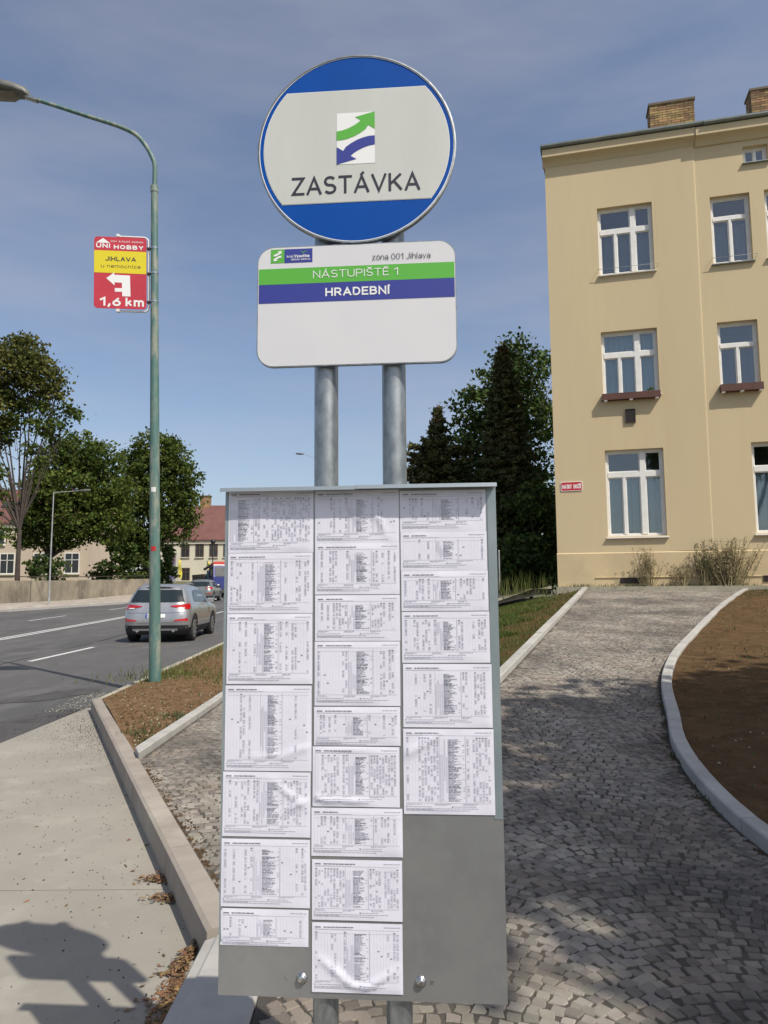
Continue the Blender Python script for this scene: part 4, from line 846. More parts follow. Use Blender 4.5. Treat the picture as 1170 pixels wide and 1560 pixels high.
def chimney(u0, u1, n0, n1, z0, z1):
    mb = MB(); mb.box(u0 + .012, u1 - .012, z0, z1 - .07, n0 + .012, n1 - .012, 0, bx); ch = mb.build('chimney', M['mortar'], house)
    mb = MB(); z = z0; j = 0; bl, bh = .25, .065
    while z < z1 - .08:
        off = (j % 2) * bl / 2
        for side in range(4):
            L_ = (u1 - u0) if side % 2 == 0 else (n1 - n0); a = -off
            while a < L_ - .02:
                b0, b1 = max(0, a) + .006, min(L_, a + bl) - .006; a += bl
                if b1 - b0 < .03: continue
                pr_ = random.uniform(-.004, .004)
                if side == 0: mb.box(u0 + b0, u0 + b1, z + .006, z + bh + .004, n1 - .05, n1 + pr_, 0, bx)
                elif side == 2: mb.box(u0 + b0, u0 + b1, z + .006, z + bh + .004, n0 - pr_, n0 + .05, 0, bx)
                elif side == 1: mb.box(u0 - pr_, u0 + .05, z + .006, z + bh + .004, n0 + b0 + .052, n0 + b1 - .0, 0, bx) if b0 > .0 and n0 + b1 < n1 - .052 else None
                else: mb.box(u1 - .05, u1 + pr_, z + .006, z + bh + .004, n0 + b0 + .052, n0 + b1, 0, bx) if n0 + b1 < n1 - .052 else None
        z += .077; j += 1
    mb.build('bricks', M['brick'], ch, 'stuff')
    mb = MB(); mb.box(u0 - .03, u1 + .03, z1 - .07, z1, n0 - .03, n1 + .03, 0, bx); mb.build('chimney_cap', M['mortar'], ch)
chimney(3.20, 4.50, -3.6, -3.0, 13.9, 16.40); chimney(6.08, 7.5, -3.6, -3.0, 13.9, 16.36)
def window(h, kind, tz, m1=None, curtain=None):
    a, b, c, d_ = h; n0, n1 = -.21, -.13; mb = MB()
    jw = .065; mb.box(a, a + jw, c, d_, n0, n1, 0, bx); mb.box(b - jw, b, c, d_, n0, n1, 0, bx); mb.box(a + jw, b - jw, d_ - jw, d_, n0, n1, 0, bx); mb.box(a + jw, b - jw, c, c + .055, n0, n1, 0, bx)
    panes = []
    if kind == 3:
        m0, m1_ = a + (b - a) * .600, a + (b - a) * .690; s0, s1 = a + (b - a) * .298, a + (b - a) * .346
        mb.box(m0, m1_, c + .055, d_ - jw, n0, n1 + .012, 0, bx); mb.box(a + jw, m0, tz, tz + .135, n0, n1 + .010, 0, bx); mb.box(m1_, b - jw, tz, tz + .135, n0, n1 + .010, 0, bx); mb.box(s0, s1, c + .055, tz, n0, n1 + .008, 0, bx)
        panes = [(a + jw, s0, c + .055, tz), (s1, m0, c + .055, tz), (m1_, b - jw, c + .055, tz), (a + jw, m0, tz + .135, d_ - jw), (m1_, b - jw, tz + .135, d_ - jw)]
    elif kind == 2:
        s0, s1 = (a + b) / 2 - .03, (a + b) / 2 + .03
        mb.box(a + jw, b - jw, tz, tz + .10, n0, n1 + .010, 0, bx); mb.box(s0, s1, c + .055, tz, n0, n1 + .008, 0, bx)
        panes = [(a + jw, s0, c + .055, tz), (s1, b - jw, c + .055, tz), (a + jw, b - jw, tz + .10, d_ - jw)]
    else:
        s0, s1 = (a + b) / 2 - .02, (a + b) / 2 + .02; mb.box(s0, s1, c + .055, d_ - jw, n0, n1 + .008, 0, bx)
        panes = [(a + jw, s0, c + .055, d_ - jw), (s1, b - jw, c + .055, d_ - jw)]
    for p in panes:   # sash bars proud of the glass
        t_ = .028
        for q in ((p[0], p[0] + t_, p[2], p[3]), (p[1] - t_, p[1], p[2], p[3]), (p[0] + t_, p[1] - t_, p[2], p[2] + t_), (p[0] + t_, p[1] - t_, p[3] - t_, p[3])): mb.box(*q, n0 + .02, n1 - .025, 0, bx)
    wn = mb.build('window', M['white_paint'], house)
    for p in panes: q = MB(); q.box(p[0], p[1], p[2], p[3], n0 + .035, n0 + .041, 0, bx); q.build('pane', M['pane'], wn)
    q = MB(); q.add([(a - .04, c - .012, -.12), (a - .04, c - .035, .075), (b + .04, c - .035, .075), (b + .04, c - .012, -.12), (a - .04, c - .055, .075), (b + .04, c - .055, .075), (a - .04, c - .06, -.0), (b + .04, c - .06, .0)], [(0, 1, 2, 3), (1, 4, 5, 2), (4, 6, 7, 5), (0, 6, 4, 1), (3, 2, 5, 7)], 0, False, bx); q.build('sill', M['white_paint'] if kind == 3 else M['metal_trim'], wn)
    q = MB(); q.box(a, b, c, d_, -1.2, -1.19, 0, bx); q.quad((a, c, -.30), (a, d_, -.30), (a, d_, -1.2), (a, c, -1.2), 0, bx); q.quad((b, c, -.30), (b, d_, -.30), (b, d_, -1.2), (b, c, -1.2), 0, bx); q.quad((a, c, -.30), (b, c, -.30), (b, c, -1.2), (a, c, -1.2), 0, bx); q.quad((a, d_, -.30), (b, d_, -.30), (b, d_, -1.2), (a, d_, -1.2), 0, bx); q.build('room', M['room'], wn)
    if curtain:
        top, m_, parts = curtain
        for (p0_, p1_) in parts:
            nu = 60; vs = []; A_, B_ = a + (b - a) * p0_, a + (b - a) * p1_
            for i in range(nu + 1):
                u = A_ + (B_ - A_) * i / nu; nn_ = -.27 + .022 * math.sin(u * 46) + .012 * math.sin(u * 91 + 1); vs += [(u, c + .06, nn_), (u, c + (d_ - c) * top, nn_ * .98)]
            q = MB(); q.add(vs, [(2 * i, 2 * i + 2, 2 * i + 3, 2 * i + 1) for i in range(nu)], 0, True, bx); q.build('curtain', m_, wn)
    return wn
window(W3[0], 3, 4.295, curtain=(.70, M['curtain'], [(.04, .30), (.31, .62), (.68, .97)]))
window(W3[1], 3, 7.49, curtain=(.97, M['curtain_pale'], [(.03, .97)]))
window(W3[2], 3, 10.915, curtain=(.62, M['room'], [(.03, .97)]))
window(W2[0], 2, 7.52); window(W2[1], 2, 10.93, curtain=(.60, M['room'], [(.05, .95)]))
window(WX[0], 3, 4.295, curtain=(.70, M['curtain'], [(.04, .30), (.31, .62), (.68, .97)]))
window(WX[1], 3, 10.9); window(WX[2], 3, 7.49); window(WX[3], 3, 4.295); window(WX[4], 3, 7.5); window(WX[5], 3, 10.9)
window(AT[0], 1, 0)
for a, b, z in ((1.30, 2.77, 9.86), (4.12, 5.14, 9.83)):    # thin rail across the foot of the upper windows
    mb = MB(); mb.tube([bx(a - .03, z - .02, .0), bx(a - .03, z, .13), bx(b + .03, z, .13), bx(b + .03, z - .02, .0)], .006, 6); mb.build('window_rail', M['metal_trim'], house)
def grille(name, a, b, c, d_, nv, nh, n1=.05):
    mb = MB(); mb.box(a, b, c, d_, .001, n1 - .02, 0, bx); g = mb.build(name, M['black'], house)
    mb = MB(); t_ = .018
    for q in ((a, a + t_, c, d_), (b - t_, b, c, d_), (a + t_, b - t_, c, c + t_), (a + t_, b - t_, d_ - t_, d_)): mb.box(*q, n1 - .0195, n1, 0, bx)
    for i in range(1, nv): u = a + (b - a) * i / nv; mb.box(u - .006, u + .006, c + t_, d_ - t_, n1 - .0195, n1 - .006, 0, bx)
    for i in range(1, nh): z = c + (d_ - c) * i / nh; mb.box(a + t_, b - t_, z - .006, z + .006, n1 - .0195, n1 - .008, 0, bx)
    mb.build('grille', M['vent_brown'], g)
grille('wall_vent', 1.83, 2.08, 5.695, 6.05, 4, 5); grille('cellar_vent', 1.535, 1.998, 1.545, 1.695, 6, 3, .05); grille('cellar_vent', 4.85, 5.3, 1.56, 1.715, 6, 3, .05)
mb = MB(); mb.prism([(-.05, .0), (5.0, .0), (5.0, .30), (-.05, .30)], 1.30, 1.475, 0, lambda u, n, z: bx(u, z, n + .03)); tag(mb.build('wall_apron', M['kerb_stone']), kind='structure')
# street name plate
pl = thing('street_name_plate', 'small red enamel street plate reading MATKY BOŽÍ on the cream wall', 'street sign', bx(.41, 3.965, .02))
mb = MB(); mb.prism(rrect(.143, .690, 3.968, 4.214, .02), .002, .018, 0, bx); mb.build('plate', M['white_print'], pl)
mb = MB(); mb.poly([(u, v, .0188) for u, v in rrect(.155, .678, 3.980, 4.202, .03)], 0, bx); mb.build('red_field', M['red_enamel'], pl)
word(pl, M['white_print'], 'MATKY', .178, .425, 4.033, 4.140, .0195, bx, .17); word(pl, M['white_print'], 'BOŽÍ', .468, .655, 4.033, 4.140, .0195, bx, .17)
# flower boxes
def planter(a, b, z0, z1, label, plant=None):
    p = thing('flower_box', label, 'flower box', bx((a + b) / 2, z0, .1), 'wooden flower boxes on the window sills')
    mb = MB(); mb.box(a, b, z0, z1, .155, .175, 0, bx); mb.box(a, b, z0, z1, .0, .018, 0, bx); mb.box(a, a + .02, z0, z1, .019, .154, 0, bx); mb.box(b - .02, b, z0, z1, .019, .154, 0, bx); mb.box(a + .021, b - .021, z0, z0 + .02, .019, .154, 0, bx); mb.build('box', M['wood_brown'], p)
    mb = MB(); mb.box(a + .021, b - .021, z0 + .021, z1 - .03, .019, .154, 0, bx); mb.build('earth', M['soil'], p)
    for t_ in (.06, .5, .94): mb = MB(); u = a + (b - a) * t_; mb.box(u - .04, u + .04, z0 - .03, z0 - .001, -.02, .165, 0, bx); mb.build('bracket', M['white_paint'], p)
    if plant:
        mb = MB()
        for i in range(60):
            c = Vector(bx(plant + random.gauss(0, .04), z1 + random.uniform(-.02, .12), .09 + random.gauss(0, .03))); d1 = Vector((random.gauss(0, 1), random.gauss(0, 1), random.gauss(0, 1))).normalized() * .03; d2 = d1.orthogonal().normalized() * .018
            mb.add([c - d1, c + d2, c + d1, c - d2], [(0, 1, 2, 3)])
        mb.build('foliage', M['leaf_mid'], p)
planter(1.265, 2.70, 6.30, 6.465, 'brown flower box with a small green plant on the wide middle window', 2.47)
planter(4.125, 5.105, 6.32, 6.50, 'empty brown flower box on the narrow window nearer the right edge')
# ------------------------------------------------------------------ cars
def car(root, base, th, paint, detail=True):
    L_ = [(.22, .18, 4.26, .80, .30), (.34, .05, 4.40, .89, .34), (.55, .00, 4.46, .918, .36), (.75, .015, 4.46, .925, .38), (.90, .05, 4.36, .920, .42), (.99, .085, 4.10, .908, .45), (1.06, .115, 3.55, .885, .40), (1.12, .14, 3.36, .862, .36), (1.30, .24, 2.98, .795, .32), (1.46, .36, 2.60, .722, .30), (1.545, .40, 2.38, .67, .30), (1.60, .50, 2.12, .58, .32), (1.635, .72, 1.9, .44, .30), (1.65, 1.0, 1.7, .25, .24)]
    zs_ = [l[0] for l in L_]
    def lev(z): return [float(np.interp(z, zs_, [l[i] for l in L_])) for i in range(5)]
    ct, st_ = math.cos(th), math.sin(th)
    def xf(x, y, z): return (base[0] + x * ct - y * st_, base[1] + x * st_ + y * ct, base[2] + z)
    def outline(z, k_=7):
        _, yr, yf, w_, r_ = lev(z); r_ = min(r_, w_ * .95, (yf - yr) * .45); P_ = []
        bul = .05
        for i in range(5): x = (w_ - r_) * i / 5; P_.append((x, yr - bul * (1 - (x / w_) ** 2) + bul))
        for i in range(k_): a = R(270 + 90 * i / k_); P_.append((w_ - r_ + r_ * math.cos(a), yr + r_ * .8 + r_ * .8 * math.sin(a)))
        for i in range(10): P_.append((w_, yr + r_ * .8 + (yf - yr - r_ * 1.8) * i / 10))
        for i in range(k_): a = R(90 * i / k_); P_.append((w_ - r_ + r_ * math.cos(a), yf - r_ + r_ * math.sin(a)))
        for i in range(5): x = (w_ - r_) * (1 - i / 5); P_.append((x, yf + .0))
        P_.append((0, yf)); return P_
    def surf_rear(x, z, off=.006):
        o_ = outline(z); n_ = 12; 
        xs_ = [p[0] for p in o_[:n_]]; yy = [p[1] for p in o_[:n_]]; s_ = 1 if x >= 0 else -1
        return (x, float(np.interp(abs(x), xs_, yy)) - off, z)
    lv = sorted(set(zs_ + [.42, .48, .66, .82, 1.0, 1.2, 1.38])); ring = [outline(z) for z in lv]; n_ = len(ring[0]); vs = []
    for z, r_ in zip(lv, ring):
        full = r_ + [(-x, y) for x, y in r_[-2:0:-1]]; vs += [(x, y, z) for x, y in full]
    m_ = 2 * n_ - 2; mb = MB()
    for k_ in range(len(lv) - 1):
        mi = 1 if lv[k_] < .42 else 0
        mb.add([], [], 0)
    fs = []; mis = []
    for k_ in range(len(lv) - 1):
        for i in range(m_): fs.append((k_ * m_ + i, k_ * m_ + (i + 1) % m_, (k_ + 1) * m_ + (i + 1) % m_, (k_ + 1) * m_ + i)); mis.append(1 if lv[k_] < .415 else 0)
    b0 = len(mb.v); mb.v += [xf(*p) for p in vs]; mb.f += fs; mb.mi += mis; mb.sm += [True] * len(fs)
    mb.f += [tuple(range((len(lv) - 1) * m_, len(lv) * m_)), tuple(range(m_ - 1, -1, -1))]; mb.mi += [0, 1]; mb.sm += [True, False]
    body = mb.build('body', [paint, M['cladding']], root)
    def patch_rear(name, xs_, zl, zh, m, off=.008, par=None, nn=8, zfun=None):
        mb = MB(); vs = []; nx = 14
        for j in range(nn + 1):
            for i in range(nx + 1):
                t = i / nx; x0_, x1_ = xs_(j / nn); x = x0_ + (x1_ - x0_) * t; lo, hi = (zl, zh) if not zfun else zfun(x)
                vs.append(surf_rear(x, lo + (hi - lo) * j / nn, off))
        mb.add(vs, [(j * (nx + 1) + i, j * (nx + 1) + i + 1, (j + 1) * (nx + 1) + i + 1, (j + 1) * (nx + 1) + i) for j in range(nn) for i in range(nx)], 0, True, xf); return mb.build(name, m, par or root)
    patch_rear('rear_window', lambda t: (-.76 + .13 * t, .76 - .13 * t), 1.125, 1.475, M['car_glass'])
    def patch_side(name, pts, s_, m, off=.008, par=None):
        mb = MB(); vs = []
        for y, z in pts: vs.append((s_ * (lev(z)[3] + off), y, z))
        mb.add(vs, [tuple(range(len(vs)))], 0, False, xf); return mb.build(name, m, par or root)
    for s_ in (1, -1):
        patch_side('side_window', [(.95, 1.13), (1.62, 1.11), (1.62, 1.40), (1.62, 1.47), (1.25, 1.45), (1.05, 1.33)], s_, M['car_glass'])
        patch_side('side_window', [(1.68, 1.11), (2.55, 1.09), (2.55, 1.3), (2.35, 1.47), (1.68, 1.475)], s_, M['car_glass'])
        patch_side('quarter_window', [(2.60, 1.09), (2.95, 1.08), (2.62, 1.28)], s_, M['car_glass'])
        mb = MB(); secs = [(.93, .0), (1.02, .05), (1.12, .09), (1.15, .07)]
        mb.bbox(s_ * 1.0 - .10, s_ * 1.0 + .10, 2.62, 2.80, 1.07, 1.21, .03, 0, xf); mb.build('mirror', M['cladding'] if not detail else paint, root)
        for yw in (.82, 3.50):
            cx_ = s_ * .80; wh = MB(); n2 = 28; prof = [(-.115, .25), (-.115, .33), (-.09, .352), (.09, .352), (.115, .33), (.118, .25)]
            vs = [(cx_ + a * s_ * 1.05, yw + r_ * math.cos(2 * math.pi * i / n2), .352 + r_ * math.sin(2 * math.pi * i / n2)) for a, r_ in prof for i in range(n2)]
            wh.add(vs, [(k_ * n2 + i, k_ * n2 + (i + 1) % n2, (k_ + 1) * n2 + (i + 1) % n2, (k_ + 1) * n2 + i) for k_ in range(5) for i in range(n2)], 0, True, xf)
            ty = wh.build('wheel', M['rubber'], root)
            rm = MB(); rm.add([(cx_ + s_ * .105, yw + .245 * math.cos(2 * math.pi * i / n2), .352 + .245 * math.sin(2 * math.pi * i / n2)) for i in range(n2)], [tuple(range(n2))], 1, False, xf)
            for q in range(10):
                a = 2 * math.pi * q / 10; c_, s2 = math.cos(a), math.sin(a)
                for r0, r1, w0, w1 in ((.04, .24, .022, .034),): rm.add([(cx_ + s_ * .125, yw + r0 * c_ - w0 * s2, .352 + r0 * s2 + w0 * c_), (cx_ + s_ * .125, yw + r0 * c_ + w0 * s2, .352 + r0 * s2 - w0 * c_), (cx_ + s_ * .132, yw + r1 * c_ + w1 * s2, .352 + r1 * s2 - w1 * c_), (cx_ + s_ * .132, yw + r1 * c_ - w1 * s2, .352 + r1 * s2 + w1 * c_)], [(0, 1, 2, 3)], 0, False, xf)
            rr = [(.252, .122), (.225, .136)]; rm.add([(cx_ + s_ * b, yw + a * math.cos(2 * math.pi * i / n2), .352 + a * math.sin(2 * math.pi * i / n2)) for a, b in rr for i in range(n2)], [(i, (i + 1) % n2, n2 + (i + 1) % n2, n2 + i) for i in range(n2)], 0, False, xf)
            rm.build('rim', [M['alloy'], M['rubber']], ty)
            ar = MB(); vs = []; n3 = 20                       # wheel arch: dark well and cladding band
            for i in range(n3 + 1):
                a = R(-22 + 224 * i / n3)
                for r_, o_ in ((.385, .012), (.455, .010)):
                    z = max(.20, .352 + r_ * math.sin(a)); vs.append((s_ * (lev(z)[3] + o_), yw + r_ * math.cos(a), z))
            ar.add(vs, [(2 * i, 2 * i + 1, 2 * i + 3, 2 * i + 2) for i in range(n3)], 0, True, xf)
            ar.add([(s_ * (lev(max(.2, .352 + .386 * math.sin(R(a))))[3] + .006), yw + .386 * math.cos(R(a)), max(.2, .352 + .386 * math.sin(R(a)))) for a in range(-22, 203, 8)], [tuple(range(len(range(-22, 203, 8))))], 0, False, xf)
            ar.build('wheel_arch', M['cladding'], root)
        patch_side('door_seam', [(1.655, .46), (1.662, .46), (1.662, 1.10), (1.655, 1.10)], s_, M['cladding'], .004)
        patch_side('door_handle', [(1.42, .93), (1.60, .935), (1.60, .965), (1.42, .96)], s_, paint, .02)
        patch_side('sill', [(1.25, .24), (3.08, .24), (3.08, .42), (1.25, .42)], s_, M['cladding'], .012)
    # windscreen, headlamps
    mb = MB(); vs = []
    for j in range(7):
        z = 1.10 + (1.52 - 1.10) * j / 6; _, yr, yf, w_, r_ = lev(z)
        for i in range(9): t = -1 + 2 * i / 8; vs.append((t * (w_ - .10), yf + .01 - .10 * abs(t) ** 3 , z))
    mb.add(vs, [(j * 9 + i, j * 9 + i + 1, (j + 1) * 9 + i + 1, (j + 1) * 9 + i) for j in range(6) for i in range(8)], 0, True, xf); mb.build('windscreen', M['car_glass'], root)
    for s_ in (1, -1):
        def lxs(t, s_=s_): 
            a, b = .40 , .895; return (s_ * a, s_ * b) if s_ > 0 else (s_ * b, s_ * a)
        def lz(x):
            t = (abs(x) - .40) / .495; return (1.005 - .085 * t, 1.030 + .055 * t)
        lo = patch_rear('tail_light', lxs, 0, 0, M['tail_red'], .018, None, 5, lz)
        patch_rear('reverse_light', lambda t, s_=s_: (.60, .78) if s_ > 0 else (-.78, -.60), .945, .972, M['reverse_white'], .023, lo, 3)
        patch_rear('reflector', lambda t, s_=s_: (.52, .87) if s_ > 0 else (-.87, -.52), 0, 0, M['tail_red'], .014, None, 3, lambda x: (.60, .635 + .05 * max(0, (abs(x) - .5)) / .37))
        mb = MB(); z = .88; vs = [(s_ * .62, 4.47, .83), (s_ * .86, 4.33, .86), (s_ * .90, 4.16, .95), (s_ * .64, 4.38, .92)]; mb.add(vs, [(0, 1, 2, 3)], 0, False, xf); mb.build('headlight', M['reverse_white'], root)
    if detail:
        patch_rear('bumper_cladding', lambda t: (-.88, .88), .225, .485, M['cladding'], .020, None, 4)
        patch_rear('skid_plate', lambda t: (-.62, .62), .335, .395, M['alloy'], .034, None, 3)
        patch_rear('crease', lambda t: (-.80, .80), .845, .858, M['silver'], .022, None, 2)
        patch_rear('tailgate_seam', lambda t: (-.82, .82), .555, .562, M['cladding'], .006, None, 2)
        np_ = patch_rear('number_plate', lambda t: (-.27, .27), .70, .80, M['white_print'], .016, None, 2)
        patch_rear('euro_band', lambda t: (-.27, -.225), .70, .80, M['plate_blue'], .018, np_, 2)
        word(np_, M['ink'], '5J', -.215, -.125, .715, .785, 0, lambda u, v, n: xf(*surf_rear(u, v, .020)), .17)
        patch_rear('badge', lambda t: (-.06, .06), .985, 1.035, M['alloy'], .014, None, 2)
        for s_ in (1, -1): mb = MB(); mb.tube([xf(s_ * .50, .02, .335), xf(s_ * .50, .2, .335)], [.04, .04], 10); mb.build('exhaust', M['alloy'], root)
        mb = MB(); mb.tube([xf(0, .35, 1.615), xf(0, .30, 1.60)], .02, 6); vs = []
        for x in np.linspace(-.62, .62, 9): vs += [(x, .36 + .08 * (x / .62) ** 2, 1.565 - .05 * (x / .62) ** 2), (x, .62 + .1 * (x / .62) ** 2, 1.605 - .03 * (x / .62) ** 2)]
        mb = MB(); mb.add(vs, [(2 * i, 2 * i + 2, 2 * i + 3, 2 * i + 1) for i in range(8)], 0, True, xf); mb.add([(x, y, z - .03) for x, y, z in vs], [(2 * i + 1, 2 * i + 3, 2 * i + 2, 2 * i) for i in range(8)], 0, True, xf)
        mb.build('spoiler', paint, root)
        for s_ in (1, -1): mb = MB(); mb.tube([xf(s_ * .60, .85, 1.60), xf(s_ * .60, 1.0, 1.655), xf(s_ * .585, 1.9, 1.66), xf(s_ * .57, 2.1, 1.63)], .018, 6); mb.build('roof_rail', M['alloy'], root)
r1 = thing('parked_car', 'silver sport utility car with red tail lights driving away behind the green lamp post', 'car', (-6.42, 20.2, zr(-6.6, 21)))
car(r1, (-6.42, 20.2, zr(-6.6, 21)), R(2.6), M['silver'])
r2 = thing('parked_car', 'dark grey car ahead of the silver one, mostly hidden by it', 'car', (-13.4, 52, zr(-13.2, 53)))
car(r2, (-13.4, 52, zr(-13.2, 54)), R(3), M['car_grey'], False)
# blue lorry coming the other way
tr = thing('tipper_lorry', 'blue lorry with red roof lamp bar and teal tank behind its cab', 'lorry', (-14.2, 61, zr(-14, 61)))
tz = zr(-14, 61); tth = R(28)
def tx(x, y, z): c, s = math.cos(tth), math.sin(tth); return (-13.1 + x * c - y * s, 60.0 + x * s + y * c, tz + z)
mb = MB(); vs = [(-1.2, 0, .75), (1.2, 0, .75), (1.2, .05, 1.7), (-1.2, .05, 1.7), (1.12, .35, 2.62), (-1.12, .35, 2.62), (1.12, 1.75, 2.68), (-1.12, 1.75, 2.68), (1.2, 1.8, .75), (-1.2, 1.8, .75), (1.2, 1.8, 1.7), (-1.2, 1.8, 1.7)]
mb.add(vs, [(0, 1, 2, 3), (3, 2, 4, 5), (5, 4, 6, 7), (1, 8, 10, 2), (2, 10, 6, 4), (0, 3, 11, 9), (3, 5, 7, 11), (8, 9, 11, 10), (10, 11, 7, 6), (0, 9, 8, 1)], 0, False, tx); mb.build('cab', M['truck_blue'], tr)
mb = MB(); mb.add([(-1.0, .045, 1.75), (1.0, .045, 1.75), (.98, .31, 2.52), (-.98, .31, 2.52)], [(0, 1, 2, 3)], 0, False, lambda x, y, z: tx(x, y - .02, z)); mb.build('windscreen', M['truck_grey'], tr)
for s_ in (1, -1):
    mb = MB(); mb.add([(s_ * 1.205, .25, 1.75), (s_ * 1.205, 1.3, 1.75), (s_ * 1.14, 1.3, 2.5), (s_ * 1.14, .45, 2.5)], [(0, 1, 2, 3)], 0, False, lambda x, y, z: tx(x + .012 * s_, y, z)); mb.build('side_window', M['car_glass'], tr)
    mb = MB(); mb.box(s_ * .9 - .2, s_ * .9 + .2, -.03, -.005, .85, 1.1, 0, tx); mb.build('headlight', M['reverse_white'], tr)
    mb = MB(); mb.box(s_ * 1.35 - .08, s_ * 1.35 + .08, .1, .2, 1.8, 2.4, 0, tx); mb.build('mirror', M['black'], tr)
mb = MB(); mb.box(-1.05, 1.05, .45, 1.5, 2.70, 2.86, 0, tx); mb.add([(-1.05, .45, 2.861), (1.05, .45, 2.861), (.8, 1.0, 3.02), (-.8, 1.0, 3.02), (1.05, 1.5, 2.861), (-1.05, 1.5, 2.861)], [(0, 1, 2, 3), (3, 2, 4, 5), (1, 4, 2), (0, 3, 5)], 0, False, tx); mb.build('roof_panel', M['truck_red'], tr)
mb = MB(); mb.box(-1.1, 1.1, .40, .44, 2.66, 2.76, 0, tx); mb.build('light_bar', M['white_print'], tr)
mb = MB(); mb.box(-1.2, 1.2, -.1, .1, .4, .74, 0, tx); mb.build('bumper', M['truck_grey'], tr)
mb = MB(); mb.box(-.5, .5, .3, 7.2, .6, .74, 0, tx); mb.build('chassis', M['black'], tr)
mb = MB(); mb.tube([tx(-.7, 2.4, .9), tx(-.7, 2.4, 2.3)], [.42, .42], 14); mb.build('tank', M['teal'], tr)
mb = MB(); mb.tube([tx(.3, 2.4, .8), tx(.3, 2.4, 2.6), tx(-.4, 3.0, 2.9), tx(-1.1, 3.6, 2.4)], .11, 8); mb.build('crane_arm', M['black'], tr)
mb = MB(); mb.add([(-1.2, 3.2, .8), (1.2, 3.2, .8), (1.2, 7.2, .8), (-1.2, 7.2, .8), (-1.25, 3.0, 2.0), (1.25, 3.0, 2.0), (1.25, 7.4, 2.0), (-1.25, 7.4, 2.0)], [(0, 1, 5, 4), (1, 2, 6, 5), (2, 3, 7, 6), (3, 0, 4, 7), (0, 3, 2, 1), (4, 5, 6, 7)], 0, False, tx); mb.build('skip_body', M['truck_grey'], tr)
for y in (.9, 4.9, 6.2):
    for s_ in (1, -1):
        mb = MB(); mb.tube([tx(s_ * .80, y, .5), tx(s_ * 1.18, y, .5)], [.5, .5], 18); wl = mb.build('wheel', M['rubber'], tr)
        mb = MB(); mb.tube([tx(s_ * 1.181, y, .5), tx(s_ * 1.20, y, .5)], [.25, .25], 12); mb.build('hub', M['truck_grey'], wl)

# ------------------------------------------------------------------ far side: wall, houses, lamps, poster
WP = [(-25.0, 35.0), (-23.5, 43.6), (-22.0, 52.0), (-20.6, 60.0), (-20.1, 63.5)]
gw = thing('garden_wall', 'long weathered roadside wall of stained plaster below the trees', 'wall', (-22.6, 48, .8))
for (xa, ya_), (xb, yb2) in zip(WP, WP[1:]):
    d_ = Vector((xb - xa, yb2 - ya_)).normalized(); nn_ = Vector((-d_.y, d_.x)) * .35; za, zb2 = zfar(xa, ya_) - .2, zfar(xb, yb2) - .2; h = 1.50
    mb = MB(); mb.add([(xa, ya_, za), (xb, yb2, zb2), (xb, yb2, zb2 + h), (xa, ya_, za + h), (xa + nn_.x, ya_ + nn_.y, za), (xb + nn_.x, yb2 + nn_.y, zb2), (xb + nn_.x, yb2 + nn_.y, zb2 + h), (xa + nn_.x, ya_ + nn_.y, za + h)], [(0, 1, 2, 3), (4, 7, 6, 5), (3, 2, 6, 7), (0, 3, 7, 4), (1, 5, 6, 2)]); mb.build('wall_section', M['old_wall'], gw)
    mb = MB(); mb.tube([(xa + nn_.x * .5, ya_ + nn_.y * .5, za + h + .25), (xb + nn_.x * .5, yb2 + nn_.y * .5, zb2 + h + .25)], .03, 6); mb.build('rail', M['vent_brown'], gw)
def grey_lamp(base, h, arm, label, r0=.055):
    t = thing('street_lamp', label, 'street lamp', base, 'grey street lamps further down the road')
    mb = MB(); mb.tube([base, (base[0], base[1], base[2] + h * .5), (base[0] + .02, base[1], base[2] + h)], [r0, r0 * .8, r0 * .55], 10); mb.build('pole', M['post_grey'], t)
    tip = (base[0] + arm[0], base[1], base[2] + h + arm[1])
    mb = MB(); mb.tube([(base[0] + .02, base[1], base[2] + h - .05), tip], [r0 * .5, r0 * .35], 8); mb.build('arm', M['post_grey'], t)
    s_ = 1 if arm[0] > 0 else -1
    mb = MB(); secs = [(0, .05), (.12, .11), (.4, .14), (.65, .10), (.72, .03)]; vs = []; n = 10
    for dx, r_ in secs: vs += [(tip[0] + s_ * dx, base[1] + r_ * math.cos(2 * math.pi * i / n), tip[2] + .05 * dx + r_ * .6 * math.sin(2 * math.pi * i / n)) for i in range(n)]
    mb.add(vs, [(k_ * n + i, k_ * n + (i + 1) % n, (k_ + 1) * n + (i + 1) % n, (k_ + 1) * n + i) for k_ in range(4) for i in range(n)], 0, True); mb.build('lamp_head', M['lamp_grey'], t)
    mb = MB(); mb.tube([base, (base[0], base[1], base[2] + .9)], [r0 * 1.25, r0 * 1.25], 10); mb.build('pole_base', M['post_grey'], t)
grey_lamp((-20.5, 44.0, zfar(-20.5, 44)), 6.95, (1.6, .05), 'thin grey street lamp standing before the roadside wall and trees')
grey_lamp((-4.86, 60.0, .6), 11.6, (-1.9, 0.62), 'distant street lamp showing only its head beside the left sign pole')
